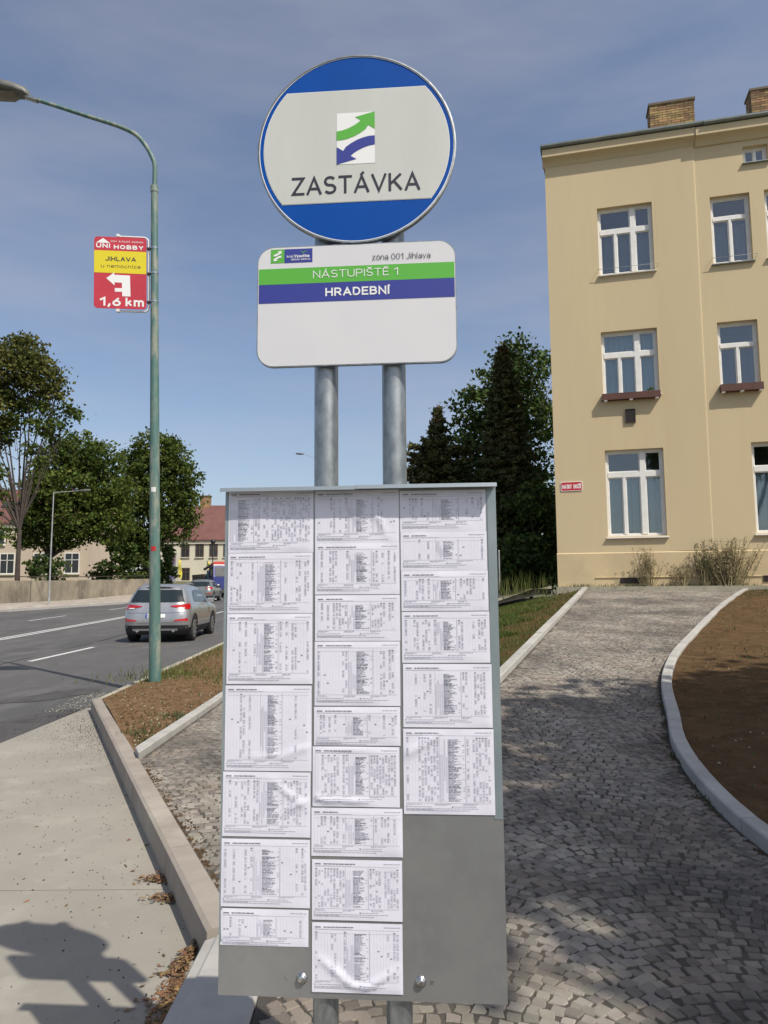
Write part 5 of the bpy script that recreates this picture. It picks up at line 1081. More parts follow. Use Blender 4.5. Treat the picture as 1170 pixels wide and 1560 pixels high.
def far_house(name, label, x0, x1, y0, dep, zb, ze, zrg, wins, wm, chim=None, glaze='dark_glass', sky_l=None):
    t = thing(name, label, 'house', ((x0 + x1) / 2, y0, zb))
    mb = MB(); mb.box(x0, x1, y0, y0 + dep, zb - 1, ze); mb.add([(x0, y0, ze), (x0, y0 + dep, ze), (x0, y0 + dep / 2, zrg), (x1, y0, ze), (x1, y0 + dep, ze), (x1, y0 + dep / 2, zrg)], [(0, 2, 1), (3, 4, 5)]); mb.build('wall', wm, t)
    mb = MB(); o_ = .35; mb.add([(x0 - .2, y0 - o_, ze - .05), (x1 + .2, y0 - o_, ze - .05), (x1 + .2, y0 + dep / 2, zrg + .1), (x0 - .2, y0 + dep / 2, zrg + .1), (x0 - .2, y0 + dep + o_, ze - .05), (x1 + .2, y0 + dep + o_, ze - .05), (x0 - .2, y0 - o_, ze - .2), (x1 + .2, y0 - o_, ze - .2)], [(0, 1, 2, 3), (3, 2, 5, 4), (6, 7, 1, 0)]); rf = mb.build('roof', M['red_roof'], t)
    mb = MB(); mb.box(x0 - .05, x1 + .05, y0 - .18, y0 - .001, ze - .62, ze - .22); mb.build('eaves_cornice', M['cream_wall'], t)
    if chim:
        cx0, cx1, cz = chim; mb = MB(); mb.box(cx0, cx1, y0 + dep / 2 - .4, y0 + dep / 2 + .4, zrg - 1, cz); mb.build('chimney', M['brick'], rf)
        mb = MB(); mb.box(cx0 - .1, cx1 + .1, y0 + dep / 2 - .5, y0 + dep / 2 + .5, cz + .001, cz + .15); mb.build('chimney_cap', M['mortar'], rf)
    for (a, b, c, d_) in wins:
        mb = MB(); f_ = .09
        for q in ((a - f_, a, c - f_, d_ + f_), (b, b + f_, c - f_, d_ + f_), (a, b, d_, d_ + f_), (a, b, c - f_, c), ((a + b) / 2 - .03, (a + b) / 2 + .03, c, d_), (a, b, c + (d_ - c) * .66, c + (d_ - c) * .66 + .06)):
            mb.box(q[0], q[1], y0 - .06 if q[1] - q[0] != .06 else y0 - .055, y0 - .002, q[2], q[3])
        wn = mb.build('window', M['brown_frame'] if glaze == 'dark_glass' else M['white_paint'], t)
        mb = MB(); mb.quad((a, y0 - .02, c), (b, y0 - .02, c), (b, y0 - .02, d_), (a, y0 - .02, d_)); mb.build('pane', M['dark_glass'], wn)
        mb = MB(); mb.box(a - .15, b + .15, y0 - .16, y0 - .001, c - .2, c - .095); mb.build('sill', M['cream_wall'], wn)
    if sky_l:
        for a, b in sky_l: 
            mb = MB(); f0, f1 = .42, .58; P_ = lambda x, f: (x, y0 - o_ + (dep / 2 + o_) * f - .03, ze + (zrg + .15 - ze) * f + .09); mb.add([P_(a, f0), P_(b, f0), P_(b, f1), P_(a, f1)], [(0, 1, 2, 3)]); mb.build('skylight', M['dark_glass'], rf)
    return t
wz = [(a, a + 1.0, 5.95, 7.62) for a in (-30.6, -28.3, -26.3, -24.35, -22.4, -20.4, -18.4)] + [(-28.15, -27.2, 2.72, 4.32), (-24.3, -23.3, 2.72, 4.3), (-22.3, -21.3, 2.72, 4.3)]
hr = far_house('terraced_house', 'cream house with dark red tiled roof and brick chimney at the road end', -31.5, -7, 100, 10, 2.1, 8.35, 13.6, wz, M['cream_wall'], (-27.1, -25.6, 15.0))
hl = far_house('terraced_house', 'pinkish plastered house with red roof and skylights behind the left trees', -60, -31.0, 75, 10.5, 1.0, 8.6, 12.7, [(a * 1.21, a * 1.21 + 1.4, 3.25, 5.25) for a in (-33.2, -30.3, -27.6, -36.2, -39)] + [(a * 1.21, a * 1.21 + 1.5, 6.3, 7.7) for a in (-34.2, -31.6, -37)], M['pink_wall'], None, 'white', [(-41.5, -39.9), (-46, -44.5)])
po = thing('billboard', 'tall violet and red poster panel at the corner of the cream house', 'billboard', (-27.4, 92, 2))
mb = MB(); mb.box(-27.95, -26.85, 92, 92.15, 2.4, 6.1); mb.build('panel', M['poster_violet'], po)
mb = MB(); mb.box(-28.02, -27.955, 91.98, 92.17, 1.6, 6.15); mb.box(-26.845, -26.78, 91.98, 92.17, 1.6, 6.15); mb.build('frame', M['post_grey'], po)
def flag(x, y, z0, z1, label):
    t = thing('advertising_flag', label, 'flag', (x, y, z0), 'yellow flags before the cream house')
    mb = MB(); mb.tube([(x, y, 1.9), (x, y, z1 + .1)], .04, 6); mb.build('flag_pole', M['post_grey'], t)
    mb = MB(); vs = []
    for i in range(9):
        f_ = i / 8; vs += [(x + .02, y, z0 + (z1 - z0) * f_), (x + .45 + .1 * math.sin(f_ * 5), y + .12 * math.sin(f_ * 7), z0 + (z1 - z0) * f_ - .15)]
    mb.add(vs, [(2 * i, 2 * i + 1, 2 * i + 3, 2 * i + 2) for i in range(8)], 0, True); mb.build('cloth', M['banner_yellow'], t)
flag(-27.9, 97, 3.0, 5.5, 'narrow yellow flag beside the ground floor window of the cream house'); flag(-24.0, 97, 4.2, 5.2, 'yellow flag showing above the dark skip of the lorry')
wl_ = thing('wall_lantern', 'black lantern on a bracket before the cream house, above the lorry', 'lantern', (-23.0, 96, 2.2))
mb = MB(); mb.tube([(-23.0, 96, 2.0), (-23.0, 96, 7.4)], .07, 8); mb.build('pole', M['black'], wl_)
mb = MB(); mb.tube([(-23.0, 96, 7.35), (-23.0, 96, 7.6), (-23.0, 96, 7.95), (-23.0, 96, 8.1)], [.1, .32, .38, .05], 8); mb.build('lamp_head', M['black'], wl_)
# ------------------------------------------------------------------ trees and plants
def leaf_quads(P_, size, elong=1.5, up=0.0):
    n = len(P_); d1 = rng.normal(size=(n, 3)); d1[:, 2] *= (1 - up); d1 /= np.linalg.norm(d1, axis=1)[:, None]
    h = rng.normal(size=(n, 3)); d2 = np.cross(d1, h); d2 /= np.linalg.norm(d2, axis=1)[:, None]
    s_ = size * rng.uniform(.65, 1.3, n)[:, None]; a = d1 * s_ * elong * .5; b = d2 * s_ * .5
    V = np.stack([P_ - a, P_ + b - a * .1, P_ + a, P_ - b - a * .1], 1).reshape(-1, 3); F = np.arange(4 * n).reshape(-1, 4); return V, F
def blob_points(blobs, per_m2, clump=.38, cl_per=26):
    out_ = []
    for (x, y, z, r_) in blobs:
        nc = max(6, int(4 * math.pi * r_ * r_ * per_m2 / cl_per)); d = rng.normal(size=(nc, 3)); d /= np.linalg.norm(d, axis=1)[:, None]
        rad = r_ * (rng.uniform(.30, 1.0, nc) ** .55) * rng.uniform(.85, 1.12, nc); C_ = np.array([x, y, z]) + d * rad[:, None] * np.array([1, 1, .86])
        k_ = rng.integers(int(cl_per * .5), int(cl_per * 1.5), nc); idx = np.repeat(np.arange(nc), k_)
        sc = clump * rng.uniform(.6, 1.3, nc)[idx][:, None]
        out_.append(C_[idx] + rng.normal(size=(len(idx), 3)) * sc * np.array([1, 1, .6]))
    return np.concatenate(out_)
def tree(name, label, base, blobs, m, leaf, per_m2, trunk_r=.22, cat='tree', group=None, clump=.38, lean=(0, 0), extra=None, fork=.35):
    t = thing(name, label, cat, base, group); b = Vector(base)
    tc_ = Vector((sum(q[0] * q[3] for q in blobs), sum(q[1] * q[3] for q in blobs), sum(q[2] * q[3] for q in blobs))) / sum(q[3] for q in blobs)
    mb = MB(); fk_ = b.lerp(Vector((b.x + lean[0], b.y + lean[1], tc_.z)), fork); fk_.x += random.uniform(-.1, .1)
    mb.tube([b - Vector((0, 0, .3)), b.lerp(fk_, .5) + Vector((random.uniform(-.08, .08), 0, 0)), fk_], [trunk_r * 1.15, trunk_r * .9, trunk_r * .75], 10)
    for q in blobs:
        c = Vector(q[:3]); mid = fk_.lerp(c, .5) + Vector((random.uniform(-.3, .3), random.uniform(-.3, .3), random.uniform(0, .4)))
        mb.tube([fk_, mid, c], [trunk_r * .5, trunk_r * .28, trunk_r * .1], 6)
        for _ in range(5):
            e = c + Vector((random.gauss(0, 1), random.gauss(0, 1), random.gauss(.2, .8))).normalized() * q[3] * .9; mb.tube([mid.lerp(c, random.uniform(.3, 1)), mid.lerp(e, .6), e], [trunk_r * .16, trunk_r * .1, trunk_r * .03], 4)
    if extra:
        for path, r0 in extra: mb.tube(path, [r0 * (1 - .8 * i / (len(path) - 1)) for i in range(len(path))], 6)
    mb.build('trunk', M['bark'], t)
    P_ = blob_points(blobs, per_m2, clump); V, F = leaf_quads(P_, leaf); np_mesh('crown', V, F, m, t); return t
# left group behind the wall
ex = []
fk0 = (-23.3, 46, 6.2)
for tip, mid in (((-22.6, 46, 13.2), (-22.7, 46, 9.5)), ((-21.6, 46, 12.8), (-22.0, 46, 9.8)), ((-20.6, 46, 12.9), (-21.5, 46, 10.6)), ((-24.2, 46, 12.5), (-23.9, 46, 9.5)), ((-23.2, 46, 13.6), (-23.1, 46, 10)), ((-25.2, 46, 11.2), (-24.6, 46, 8.6)), ((-26, 46, 9.6), (-25, 46, 7.6)), ((-21.2, 46, 11.2), (-21.9, 46, 9.2))):
    ex.append(([fk0, tuple(Vector(fk0).lerp(Vector(mid), .5) + Vector((random.uniform(-.25, .25), 0, random.uniform(-.1, .3)))), tuple(Vector(mid) + Vector((random.uniform(-.45, .45), 0, 0))), tip], .045))
    for _ in range(7):
        f_ = random.uniform(.0, .9); a = Vector(mid).lerp(Vector(tip), f_); ex.append(([a, a + Vector((random.uniform(-.6, .6), random.uniform(-.3, .3), random.uniform(.2, .8))), a + Vector((random.uniform(-1.1, 1.1), random.uniform(-.5, .5), random.uniform(.6, 1.6)))], .022))
tree('maple_tree', 'tall yellow-green tree at the left edge with bare lower branches', (-23.5, 46, zfar(-23, 46)), [(-25.6, 46, 16.0, 2.3), (-24.2, 46.2, 17.0, 1.7), (-23.1, 45.8, 15.9, 1.5), (-22.1, 46, 15.0, 1.1), (-25.4, 46, 13.4, 1.7), (-26.4, 46, 11.6, 1.6), (-24.0, 46.5, 14.4, 1.3), (-21.5, 46, 14.3, .55), (-28, 46, 14, 2.6), (-26.6, 46, 9.8, 1.2), (-25.9, 46, 12.2, .9), (-27, 46, 8.4, 1.0)], M['leaf_lime'], .18, 46, .17, group='trees behind the roadside wall', clump=.34, extra=ex)
P_ = blob_points([(-20.9, 46, 13.1, .75), (-21.8, 46, 13.3, .5), (-22.6, 46, 13.4, .5), (-20.3, 46, 13.0, .45), (-25.6, 46, 10.4, .5), (-23.4, 46, 13.6, .5), (-22.4, 46, 11.8, .4), (-22.9, 46, 10.6, .4), (-22.0, 46, 12.4, .5), (-24.3, 46, 12.6, .55), (-21.2, 46, 12.2, .45), (-24.9, 46, 7.6, .5), (-22.2, 46, 9.8, .4), (-25.6, 46, 6.4, .7), (-24.6, 46, 5.2, .6), (-26.3, 46, 4.6, .8), (-24.6, 46, 11.5, .45), (-25.1, 46, 9.0, .5), (-21.7, 46, 11.2, .4), (-23.0, 46, 12.4, .4)], 24, .28); V, F = leaf_quads(P_, .17)
np_mesh('low_foliage', V, F, M['leaf_mid'], [o for o in bpy.data.objects if o.name == 'maple_tree'][0])
def far(bl, k): return [(x * k, y * k, 1.5 + (z - 1.5) * k, r_ * k) for x, y, z, r_ in bl]
tree('ash_tree', 'rounded mid green tree left of the green lamp post with visible trunk', (-27.0, 58, zfar(-27, 58)), far([(-21.6, 50, 11.3, 1.7), (-22.9, 50, 10.3, 1.8), (-20.2, 50, 10.6, 1.6), (-24.1, 50, 8.6, 1.6), (-24.7, 50, 6.9, 1.2), (-25.2, 50, 5.2, .9), (-24.2, 50, 5.0, .9), (-22.2, 49.5, 8.6, 2.2), (-20.0, 50, 8.4, 2.1), (-23.8, 49.6, 6.6, 1.5), (-21.4, 49.5, 6.3, 2.1), (-19.4, 50, 6.2, 1.9), (-18.7, 50, 8.2, 1.3), (-22.6, 50, 5.1, 1.0)], 1.16), M['leaf_mid'], .20, 40, .2, group='trees behind the roadside wall', clump=.36)
tree('ash_tree', 'bushy darker green tree directly behind the green lamp post', (-22.0, 66.7, zfar(-22, 66)), far([(-16.9, 52, 12.0, 1.5), (-15.5, 52, 11.3, 1.5), (-18.2, 52, 10.6, 1.6), (-16.7, 52, 10.0, 1.9), (-14.9, 52, 9.6, 1.4), (-14.5, 52, 8.0, 1.2), (-18.2, 52, 8.4, 1.9), (-16.2, 51.6, 7.8, 2.0), (-17.6, 52, 6.2, 1.9), (-15.3, 52, 6.0, 1.6), (-18.9, 52, 5.2, 1.5), (-17.6, 51.8, 4.6, 1.3), (-14.2, 52, 6.6, .8)], 1.27), M['leaf_mid'], .22, 34, .22, group='trees behind the roadside wall', clump=.36)
def shrub(label, base, blobs, m, leaf, per, clump=.25, group='shrubs behind the roadside wall', name='shrub'):
    t = thing(name, label, 'shrub', base, group); mb = MB(); b = Vector(base)
    for q in blobs: mb.tube([b, Vector(q[:3])], [.05, .02], 5)
    mb.build('stem', M['bark'], t); V, F = leaf_quads(blob_points(blobs, per, clump), leaf); np_mesh('foliage', V, F, m, t)
shrub('dark shrub under the tall left tree, behind the wall', (-25.4, 53.6, 1), far([(-24.6, 52, 2.4, 1.2), (-23.9, 52, 3.2, .9), (-25.3, 52, 3.4, .8)], 1.03), M['leaf_dark'], .2, 30)
shrub('broad dark shrub between the two rounded trees, behind the wall', (-23.5, 64.4, 1), far([(-20.8, 56, 2.3, 1.4), (-19.2, 56, 2.8, 1.6), (-21.9, 56, 3.0, 1.1), (-20.2, 56, 4.2, 1.3)], 1.15), M['leaf_dark'], .22, 28)
shrub('dark shrub at the right end of the roadside wall, by the lamp post', (-22.4, 70.2, 1), far([(-19.6, 60, 2.4, 1.5), (-18.4, 60, 2.6, 1.2), (-19.0, 60, 4.2, 1.5)], 1.17), M['leaf_dark'], .22, 28)
# right group behind the lawn, in the shade of the house
def conifer(label, base, top, rb, z_low, m, name, dens=1.0, droop=.25, group=None, brown=True, prof=.9):
    t = thing(name, label, 'tree', base, group); mb = MB(); H_ = top - base[2]
    mb.tube([(base[0], base[1], base[2] - .3), (base[0], base[1], base[2] + H_ * .6), (base[0], base[1], top - .1)], [.16, .09, .015], 8)
    pts = []; sz = []; z = z_low
    while z < top - .15:
        f_ = (top - z) / (top - z_low); rr_ = rb * f_ ** prof + .06; rr_ = min(rr_, .10 + .30 * (top - z)) if z > top - 1.5 else rr_; nb = max(5, int(11 * f_ ** .4 * dens)); a0 = random.uniform(0, 6.28)
        for q in range(nb):
            a = a0 + 2 * math.pi * q / nb + random.uniform(-.2, .2); L_ = rr_ * random.uniform(.72, 1.12); d_ = Vector((math.cos(a), math.sin(a), 0)); o0 = Vector((base[0], base[1], z + random.uniform(-.1, .1)))
            tip = o0 + d_ * L_ + Vector((0, 0, -droop * L_ + .10 * L_)); mb.tube([o0, o0 + d_ * L_ * .55 + Vector((0, 0, -droop * L_ * .7)), tip], [.022, .013, .004], 4)
            n = int(52 * L_ * dens) + 8; tt = rng.uniform(.15, 1.03, n); side = Vector((-d_.y, d_.x, 0))
            for t2 in tt:
                w_ = .30 * L_ * (1.05 - t2) + .06; p = o0 + d_ * L_ * t2 + side * random.uniform(-w_, w_) + Vector((0, 0, -droop * L_ * min(1, t2 * 1.3) * .75 + (.15 * L_ * max(0, t2 - .7)) + random.uniform(-.07, .05))); pts.append(p)
        z += .26 * (.55 + .6 * f_)
    mb.build('trunk', M['bark'], t); P_ = np.array(pts); V, F = leaf_quads(P_, .085, 2.6, .35); np_mesh('crown', V, F, m, t)
    if brown:
        P_ = np.array([(base[0] + random.gauss(0, .14 + .05 * i), base[1] + random.gauss(0, .14 + .05 * i), top - .15 - .42 * i + random.uniform(-.2, .2)) for i in range(5) for _ in range(16)]); V, F = leaf_quads(P_, .06, 2.2); np_mesh('cones', V, F, M['cone_brown'], t, 'stuff')
conifer('slim pointed spruce with brown cones at its top, near the house corner', (4.25, 24.6, 1.4), 10.1, 1.55, 1.9, M['needle'], 'spruce_tree', 1.5, .30, 'trees beyond the lawn', prof=.72)
conifer('small spruce with a bare pointed tip above spreading boughs, right of the poles', (2.02, 26, 1.4), 8.25, 1.95, 1.9, M['needle'], 'spruce_tree', 1.45, .02, 'trees beyond the lawn', True, .42)
tree('broadleaf_tree', 'tall dark broadleaf tree rising behind the spruce beside the house', (5.0, 29.6, 1.4), [(5.55, 29.6, 11.4, .8), (5.1, 29.5, 10.3, 1.1), (6.3, 29.6, 10.5, 1.1), (4.3, 29.4, 9.0, 1.2), (5.6, 29.6, 8.9, 1.4), (3.7, 29.4, 7.9, .9), (6.6, 30, 8.8, 1.2), (4.6, 29.2, 7.3, 1.5), (6.2, 29.4, 6.9, 1.5), (3.9, 29.2, 5.9, 1.3), (5.4, 29, 5.0, 1.7), (3.6, 29, 4.0, 1.5), (6.4, 29, 4.0, 1.6), (5.0, 29, 2.8, 1.6)], M['leaf_dark'], .13, 74, .2, group='trees beyond the lawn', clump=.24)
shrub('dark overgrown shrub between spruce and house corner', (4.9, 22.8, 1.4), [(4.4, 22.6, 2.4, .9), (5.0, 23.2, 3.3, .9), (4.7, 22.9, 4.2, .8), (3.9, 22.6, 2.2, .8), (5.1, 22.2, 2.0, .6)], M['leaf_dark'], .11, 90, .16, 'shrubs beyond the lawn')
shrub('dark shrub at the foot of the small spruce beyond the lawn', (3.0, 24, 1.3), [(3.3, 23.6, 2.2, 1.0), (2.4, 24, 2.4, 1.1), (3.2, 24.2, 3.6, 1.0), (1.4, 24, 2.2, 1.0), (2.3, 24.5, 4.0, 1.0)], M['leaf_dark'], .12, 80, .18, 'shrubs beyond the lawn')
shrub('tall dark thicket filling the gap under the broadleaf tree', (4.0, 33, 1.4), [(2.5, 33, 3.0, 2.0), (5.0, 33, 3.2, 2.2), (7.2, 33, 3.2, 2.2), (3.6, 33, 5.2, 1.7), (0.8, 33, 2.6, 1.6), (6.0, 33, 5.6, 1.8)], M['leaf_dark'], .2, 40, .28, 'shrubs beyond the lawn')
# tree out of view whose crown dapples the ramp
tree('shade_tree', 'leafy tree to the right whose crown dapples the cobbled ramp and bank', (8.6, -1.0, .8), [(7.4, -.4, 8.6, 1.5), (8.6, .4, 8.8, 1.5), (9.2, -1.2, 8.3, 1.6), (6.7, .6, 7.6, 1.1), (6.2, -.7, 7.8, 1.0), (8.0, 1.5, 7.8, 1.2), (9.6, 1.2, 7.6, 1.5), (7.6, -1.7, 7.4, 1.2), (10.6, 0, 8.4, 1.8), (7.2, .6, 9.6, 1.1), (5.75, -1.1, 7.7, .75), (5.45, .25, 8.0, .95), (5.05, -1.2, 8.3, .6), (5.0, -.4, 8.6, .6), (5.0, -.5, 7.5, .65), (5.25, -2.0, 7.5, .6), (5.6, -2.7, 7.3, .75), (6.3, -3.2, 7.4, .9), (5.9, .9, 7.2, .8), (6.9, -1.0, 7.0, 1.1), (6.2, -2.2, 8.2, .8), (5.75, 1.5, 7.8, .85), (6.7, 2.3, 7.6, 1.0), (8.3, 2.7, 7.8, 1.1), (6.6, -1.9, 7.2, .8), (9.9, 2.4, 7.9, 1.2)], M['leaf_mid'], .17, 54, .2, clump=.30)

def blades(name, pts, h, wd, m, parent=None, kind='stuff', lean=.35):
    n = len(pts); P_ = np.asarray(pts); a = rng.uniform(0, 6.28, n); hh = h * rng.uniform(.4, 1.25, n); dx = np.stack([np.cos(a), np.sin(a), np.zeros(n)], 1) * (wd * .5)
    ln = rng.normal(size=(n, 3)) * lean * hh[:, None]; ln[:, 2] = hh
    V = np.stack([P_ - dx, P_ + dx, P_ + ln * .6 + dx * .7, P_ + ln], 1).reshape(-1, 3); F = np.arange(4 * n).reshape(-1, 4); return np_mesh(name, V, F, m, parent, kind)
# grass on the lawn wedge: dense above, thin towards the kerb
pts = []
while len(pts) < 60000:
    y = random.uniform(6, 18.5); l, r_ = -0.2, xL(y) - .15; x = random.uniform(l, r_); e = (r_ - x)
    if e < .35 + .55 * abs(math.sin(x * 2 + y)) * 1.2 and random.random() > .06: continue
    pts.append((x, y, lz(x, y) - .005))
blades('lawn_grass', pts, .075, .014, M['grass'])
pts = []
for _ in range(1500):
    y = random.uniform(8.5, 24); e = lerp_pts(ROAD_R, y) + .36; x = e + abs(random.gauss(0, .33))
    if 9.8 < y < 10.9 and x < -3.55: continue
    if y < 10.6 and random.random() < .93: continue
    pts.append((min(x, -2.1), y, .15 + zr(-5, y)))
for _ in range(900): a = random.uniform(0, 6.28); q = abs(random.gauss(.5, .35)); pts.append((-3.05 + q * math.cos(a) * 1.2, 11.2 + q * math.sin(a) * 1.2, .155))
blades('verge_grass', pts, .11, .012, M['grass'])
pts = []
for _ in range(520): y = random.uniform(6.4, 9.5); x = random.uniform(obl_in(min(y, 8.9)) + .08, -2.1); pts.append((x, y, .15)) if random.random() < .5 else None
for _ in range(90): pts.append((random.gauss(-2.17, .09), random.gauss(7.75, .12), .15))
for _ in range(60): pts.append((random.gauss(-2.35, .08), random.gauss(6.85, .07), .15))
blades('verge_weeds', pts, .05, .018, M['weed_green'])
pts = []
for _ in range(2200):
    y = random.uniform(2.5, 17.6); r_ = lerp_pts(KRS, y); x = r_ + .15 + abs(random.gauss(0, 2.2)) ; pts.append((x, y, bz(x, y) - .004)) if x < r_ + 8 - max(0, y - 8) * .55 and random.random() < (.35 + .5 * (noise2(x * .5, y * .5) > .1)) else None
for _ in range(1600): y = random.uniform(15.5, 17.8); r_ = lerp_pts(KRS, y); x = r_ + .2 + random.uniform(0, 3); pts.append((x, y, bz(x, y)))
blades('bank_weeds', pts, .045, .016, M['weed_green'])
# clods and pebbles on the bare earth, crumbs on the concrete
def crumbs(name, pts, smin, smax, m, parent=None, flat=.6):
    V = []; F = []
    for x, y, z in pts:
        s_ = random.uniform(smin, smax); b = len(V); a = random.uniform(0, 6.28)
        for q in range(4): V.append((x + s_ * math.cos(a + q * 1.57) * random.uniform(.6, 1.1), y + s_ * math.sin(a + q * 1.57) * random.uniform(.6, 1.1), z - .002))
        V.append((x + random.uniform(-.3, .3) * s_, y + random.uniform(-.3, .3) * s_, z + s_ * flat)); F += [(b + q, b + (q + 1) % 4, b + 4) for q in range(4)]
    return np_mesh(name, np.array(V), np.array(F), m, parent, 'stuff', 3)
pts = []
for _ in range(3500):
    y = random.uniform(2.6, 17); r_ = lerp_pts(KRS, y); x = r_ + .16 + random.uniform(0, 6); pts.append((x, y, bz(x, y)))
for _ in range(1500): y = random.uniform(6.2, 14); x = random.uniform(verge_l(y) + .05, -2.1); pts.append((x, y, .14 + .012 * noise2(x, y) + .05 * max(0, 1 - abs(x + 3))))
crumbs('soil_clods', pts, .006, .028, M['soil'])
pts = []
for _ in range(260):
    y = random.uniform(2.6, 15); x = lerp_pts(KRS, y) + .16 + random.uniform(0, 5); pts.append((x, y, bz(x, y)))
for _ in range(160): y = random.uniform(6.2, 12); x = random.uniform(verge_l(y) + .05, -2.1); pts.append((x, y, .15 + .05 * max(0, 1 - abs(x + 3))))
crumbs('pebbles', pts, .006, .016, M['kerb_stone'])
pts = []
for _ in range(2600):
    y = min(9.1, abs(random.gauss(0, 1.1)) + 6.2 + random.uniform(0, 1.7)); x = oblx(y) - abs(random.gauss(0, .28)) - .02; pts.append((x, y, .012)) if random.random() < .3 + (y - 6.2) * .3 else None
for _ in range(700): y = random.uniform(2.4, 8); x = oblx(max(3.14, y)) - abs(random.gauss(0, .7)) - .02; pts.append((x, y, .012))
crumbs('tar_crumbs', pts, .003, .0095, M['tar'])
pts = [(lerp_pts(ROAD_R, y) + random.uniform(-.5, .05), y, .01) for y in [random.uniform(9.0, 10.6) for _ in range(260)]]
crumbs('grit', pts, .004, .011, M['kerb_stone'])
# dead leaves gathered along the kerb
def litter(label, pts, name='leaf_litter'):
    V = []; F = []
    for x, y, z in pts:
        a = random.uniform(0, 6.28); l = random.uniform(.006, .017); w_ = l * random.uniform(.25, .5); t1, t2 = random.uniform(-.4, .6), random.uniform(-.5, .5); c, s_ = math.cos(a), math.sin(a); b = len(V)
        for u, v, k_ in ((-l, 0, -t1), (0, w_, t2), (l, 0, t1), (0, -w_, -t2)): V.append((x + u * c - v * s_, y + u * s_ + v * c, z + .004 + k_ * l * .5))
        F += [(b, b + 1, b + 2, b + 3)]
    return np_mesh(name, np.array(V), np.array(F), M['dead_leaf'], None, 'stuff')
pts = []
for _ in range(1250):
    y = random.uniform(2.45, 3.16); wdt = .12 * max(.25, math.sin((y - 2.3) / .9 * 3.1)); e = -0.735 if y < 2.92 else oblx(max(3.14, y)) + .0; q = abs(random.gauss(0, .5)) * wdt; pts.append((e - .008 - q, y, .014 + max(0, .035 - q * .4) * random.random()))
for yc, n in ((3.62, 190), (3.85, 190)):
    for _ in range(n): y = random.gauss(yc, .028); pts.append((oblx(y) - .01 - abs(random.gauss(0, .06)), y, .014 + .012 * random.random()))
for _ in range(60): y = random.uniform(2.3, 7.5); pts.append((oblx(max(3.14, y)) - abs(random.gauss(0, .5)), y, .013))
litter('', pts)
pts = []
for _ in range(700):
    y = random.uniform(2.2, 12); x = lerp_pts(KRS, y) - abs(random.gauss(0, .035)) - .01; pts.append((x, y, rise(x, y)))
for _ in range(500):
    y = random.uniform(2.95, 5.7); x = obl_in(y) + .02 + abs(random.gauss(0, .05)); pts.append((x, y, rise(x, y)))
crumbs('paving_dirt', pts, .004, .014, M['soil'])
pts = [(x, y, rise(x, y) - .004) for x, y in [(lerp_pts(KRS, q) - random.uniform(.0, .05), q) for q in [random.choice((3.1, 4.4, 5.2, 6.6, 8.2, 9.4, 11)) + random.gauss(0, .10) for _ in range(160)]]]
blades('joint_grass', pts, .035, .010, M['weed_green'])
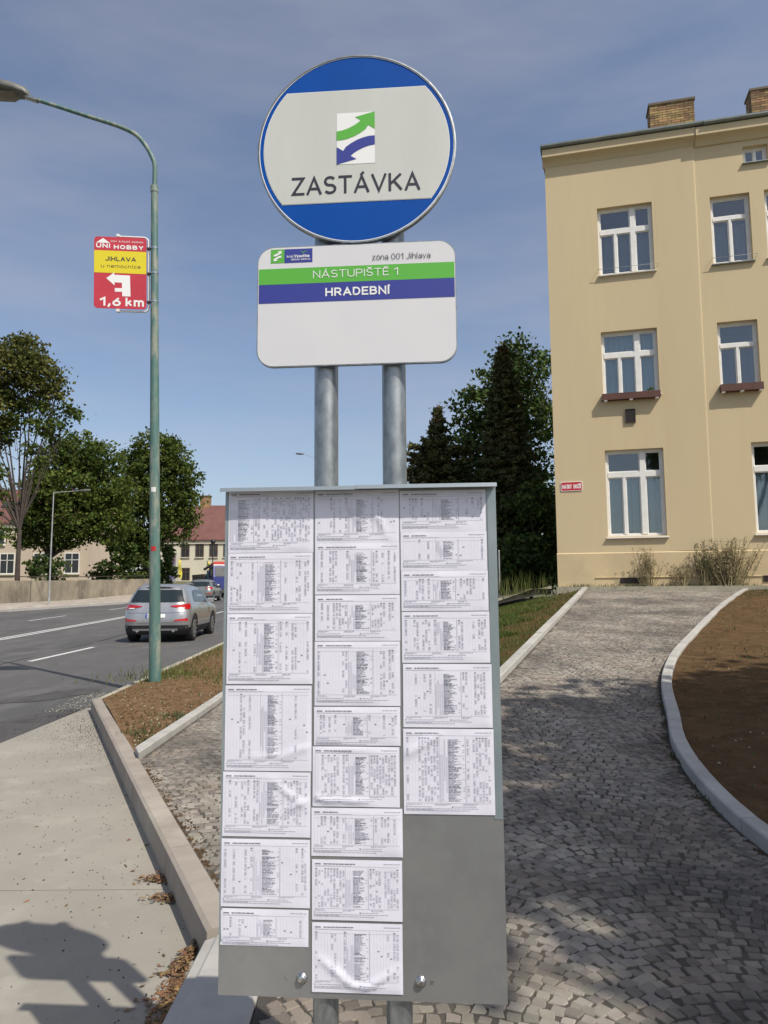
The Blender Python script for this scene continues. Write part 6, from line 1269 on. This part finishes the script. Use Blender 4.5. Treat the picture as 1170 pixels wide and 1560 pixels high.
# weeds before the house
def weed(label, u0, spread, h, n, m, m2=None, leafy=.5):
    bse = bx(u0, 1.47, .2); t = thing('tall_weed', label, 'weed', bse, 'weeds growing at the foot of the house'); mb = MB(); pts = []
    for i in range(n):
        x = random.gauss(0, spread); a = Vector(bx(u0 + x * .55, 1.44, random.uniform(.08, .3))); hh = h * random.uniform(.5, 1.08); tip = Vector(bx(u0 + x * 1.35 + random.gauss(0, .06), 1.44 + hh, random.uniform(.05, .35)))
        mid = a.lerp(tip, .5) + Vector((random.gauss(0, .03), random.gauss(0, .03), 0)); mb.tube([a, mid, tip], [.008, .006, .003], 4, 0, True, False)
        for _ in range(int(9 * leafy * hh / h * 2)): f_ = random.uniform(.15, 1); p = a.lerp(mid, f_ * 2) if f_ < .5 else mid.lerp(tip, f_ * 2 - 1); pts.append((p.x + random.gauss(0, .03), p.y + random.gauss(0, .02), p.z + random.gauss(0, .02)))
        for _ in range(2): f_ = random.uniform(.4, .9); p = a.lerp(tip, f_); q = p + Vector((random.gauss(0, .07), random.gauss(0, .03), random.uniform(.05, .16))); mb.tube([p, q], [.003, .0015], 3, 0, True, False); pts += [(q.x + random.gauss(0, .02), q.y, q.z + random.gauss(0, .02)) for _ in range(3)]
    mb.build('stems', M['weed_dry'], t); V, F = leaf_quads(np.array(pts), .022, 2.8); np_mesh('leaves', V, F, m, t)
weed('thin dry weed below the ground floor window', 2.18, .11, .98, 34, M['weed_dry'], None, .45)
weed('large bushy weed before the house wall, half dry', 4.02, .25, 1.15, 95, M['weed_dry'], None, 1.0)
weed('upright green weed left of the large bushy one', 3.50, .10, 1.12, 30, M['weed_green'], None, .9)
weed('low wispy grey weed left of the green one', 2.98, .14, .62, 26, M['weed_dry'], None, .25)
pts = [bx(random.uniform(.0, 4.8), 1.46, random.uniform(.02, .34)) for _ in range(420)] + [bx(random.gauss(.55, .1), 1.46, .2) for _ in range(50)]
blades('wall_foot_grass', pts, .10, .014, M['weed_green'])
# tall grass stalks and edging board at the back of the lawn
mb = MB(); mb.add([(0.4, 18.55, .5), (4.35, 18.75, 1.35), (4.35, 18.75, 1.50), (0.4, 18.55, .62), (0.4, 18.6, .5), (4.35, 18.8, 1.35), (4.35, 18.8, 1.5), (0.4, 18.6, .62)], [(0, 1, 2, 3), (3, 2, 6, 7), (5, 4, 7, 6)]); tag(mb.build('edging_board', M['kerb_stone']), 'low pale edging board along the back of the lawn', 'edging')
for i in range(9):
    pass
pts = [(random.uniform(2.7, 4.5), random.uniform(18.4, 19.4), 1.25 + .06 * random.random()) for _ in range(170)]
blades('tall_grass', pts, .55, .022, M['grass'], None, 'stuff', .16)
fp = thing('fence_post', 'thin grey post at the back of the lawn, right of the board', 'post', (3.12, 19.5, 1.1))
mb = MB(); mb.tube([(3.12, 19.5, 1.0), (3.12, 19.5, 2.45)], .022, 8); mb.build('shaft', M['post_grey'], fp)
mb = MB(); mb.tube([(3.12, 19.5, 2.451), (3.12, 19.5, 2.48)], [.028, .02], 8); mb.build('cap', M['post_grey'], fp)
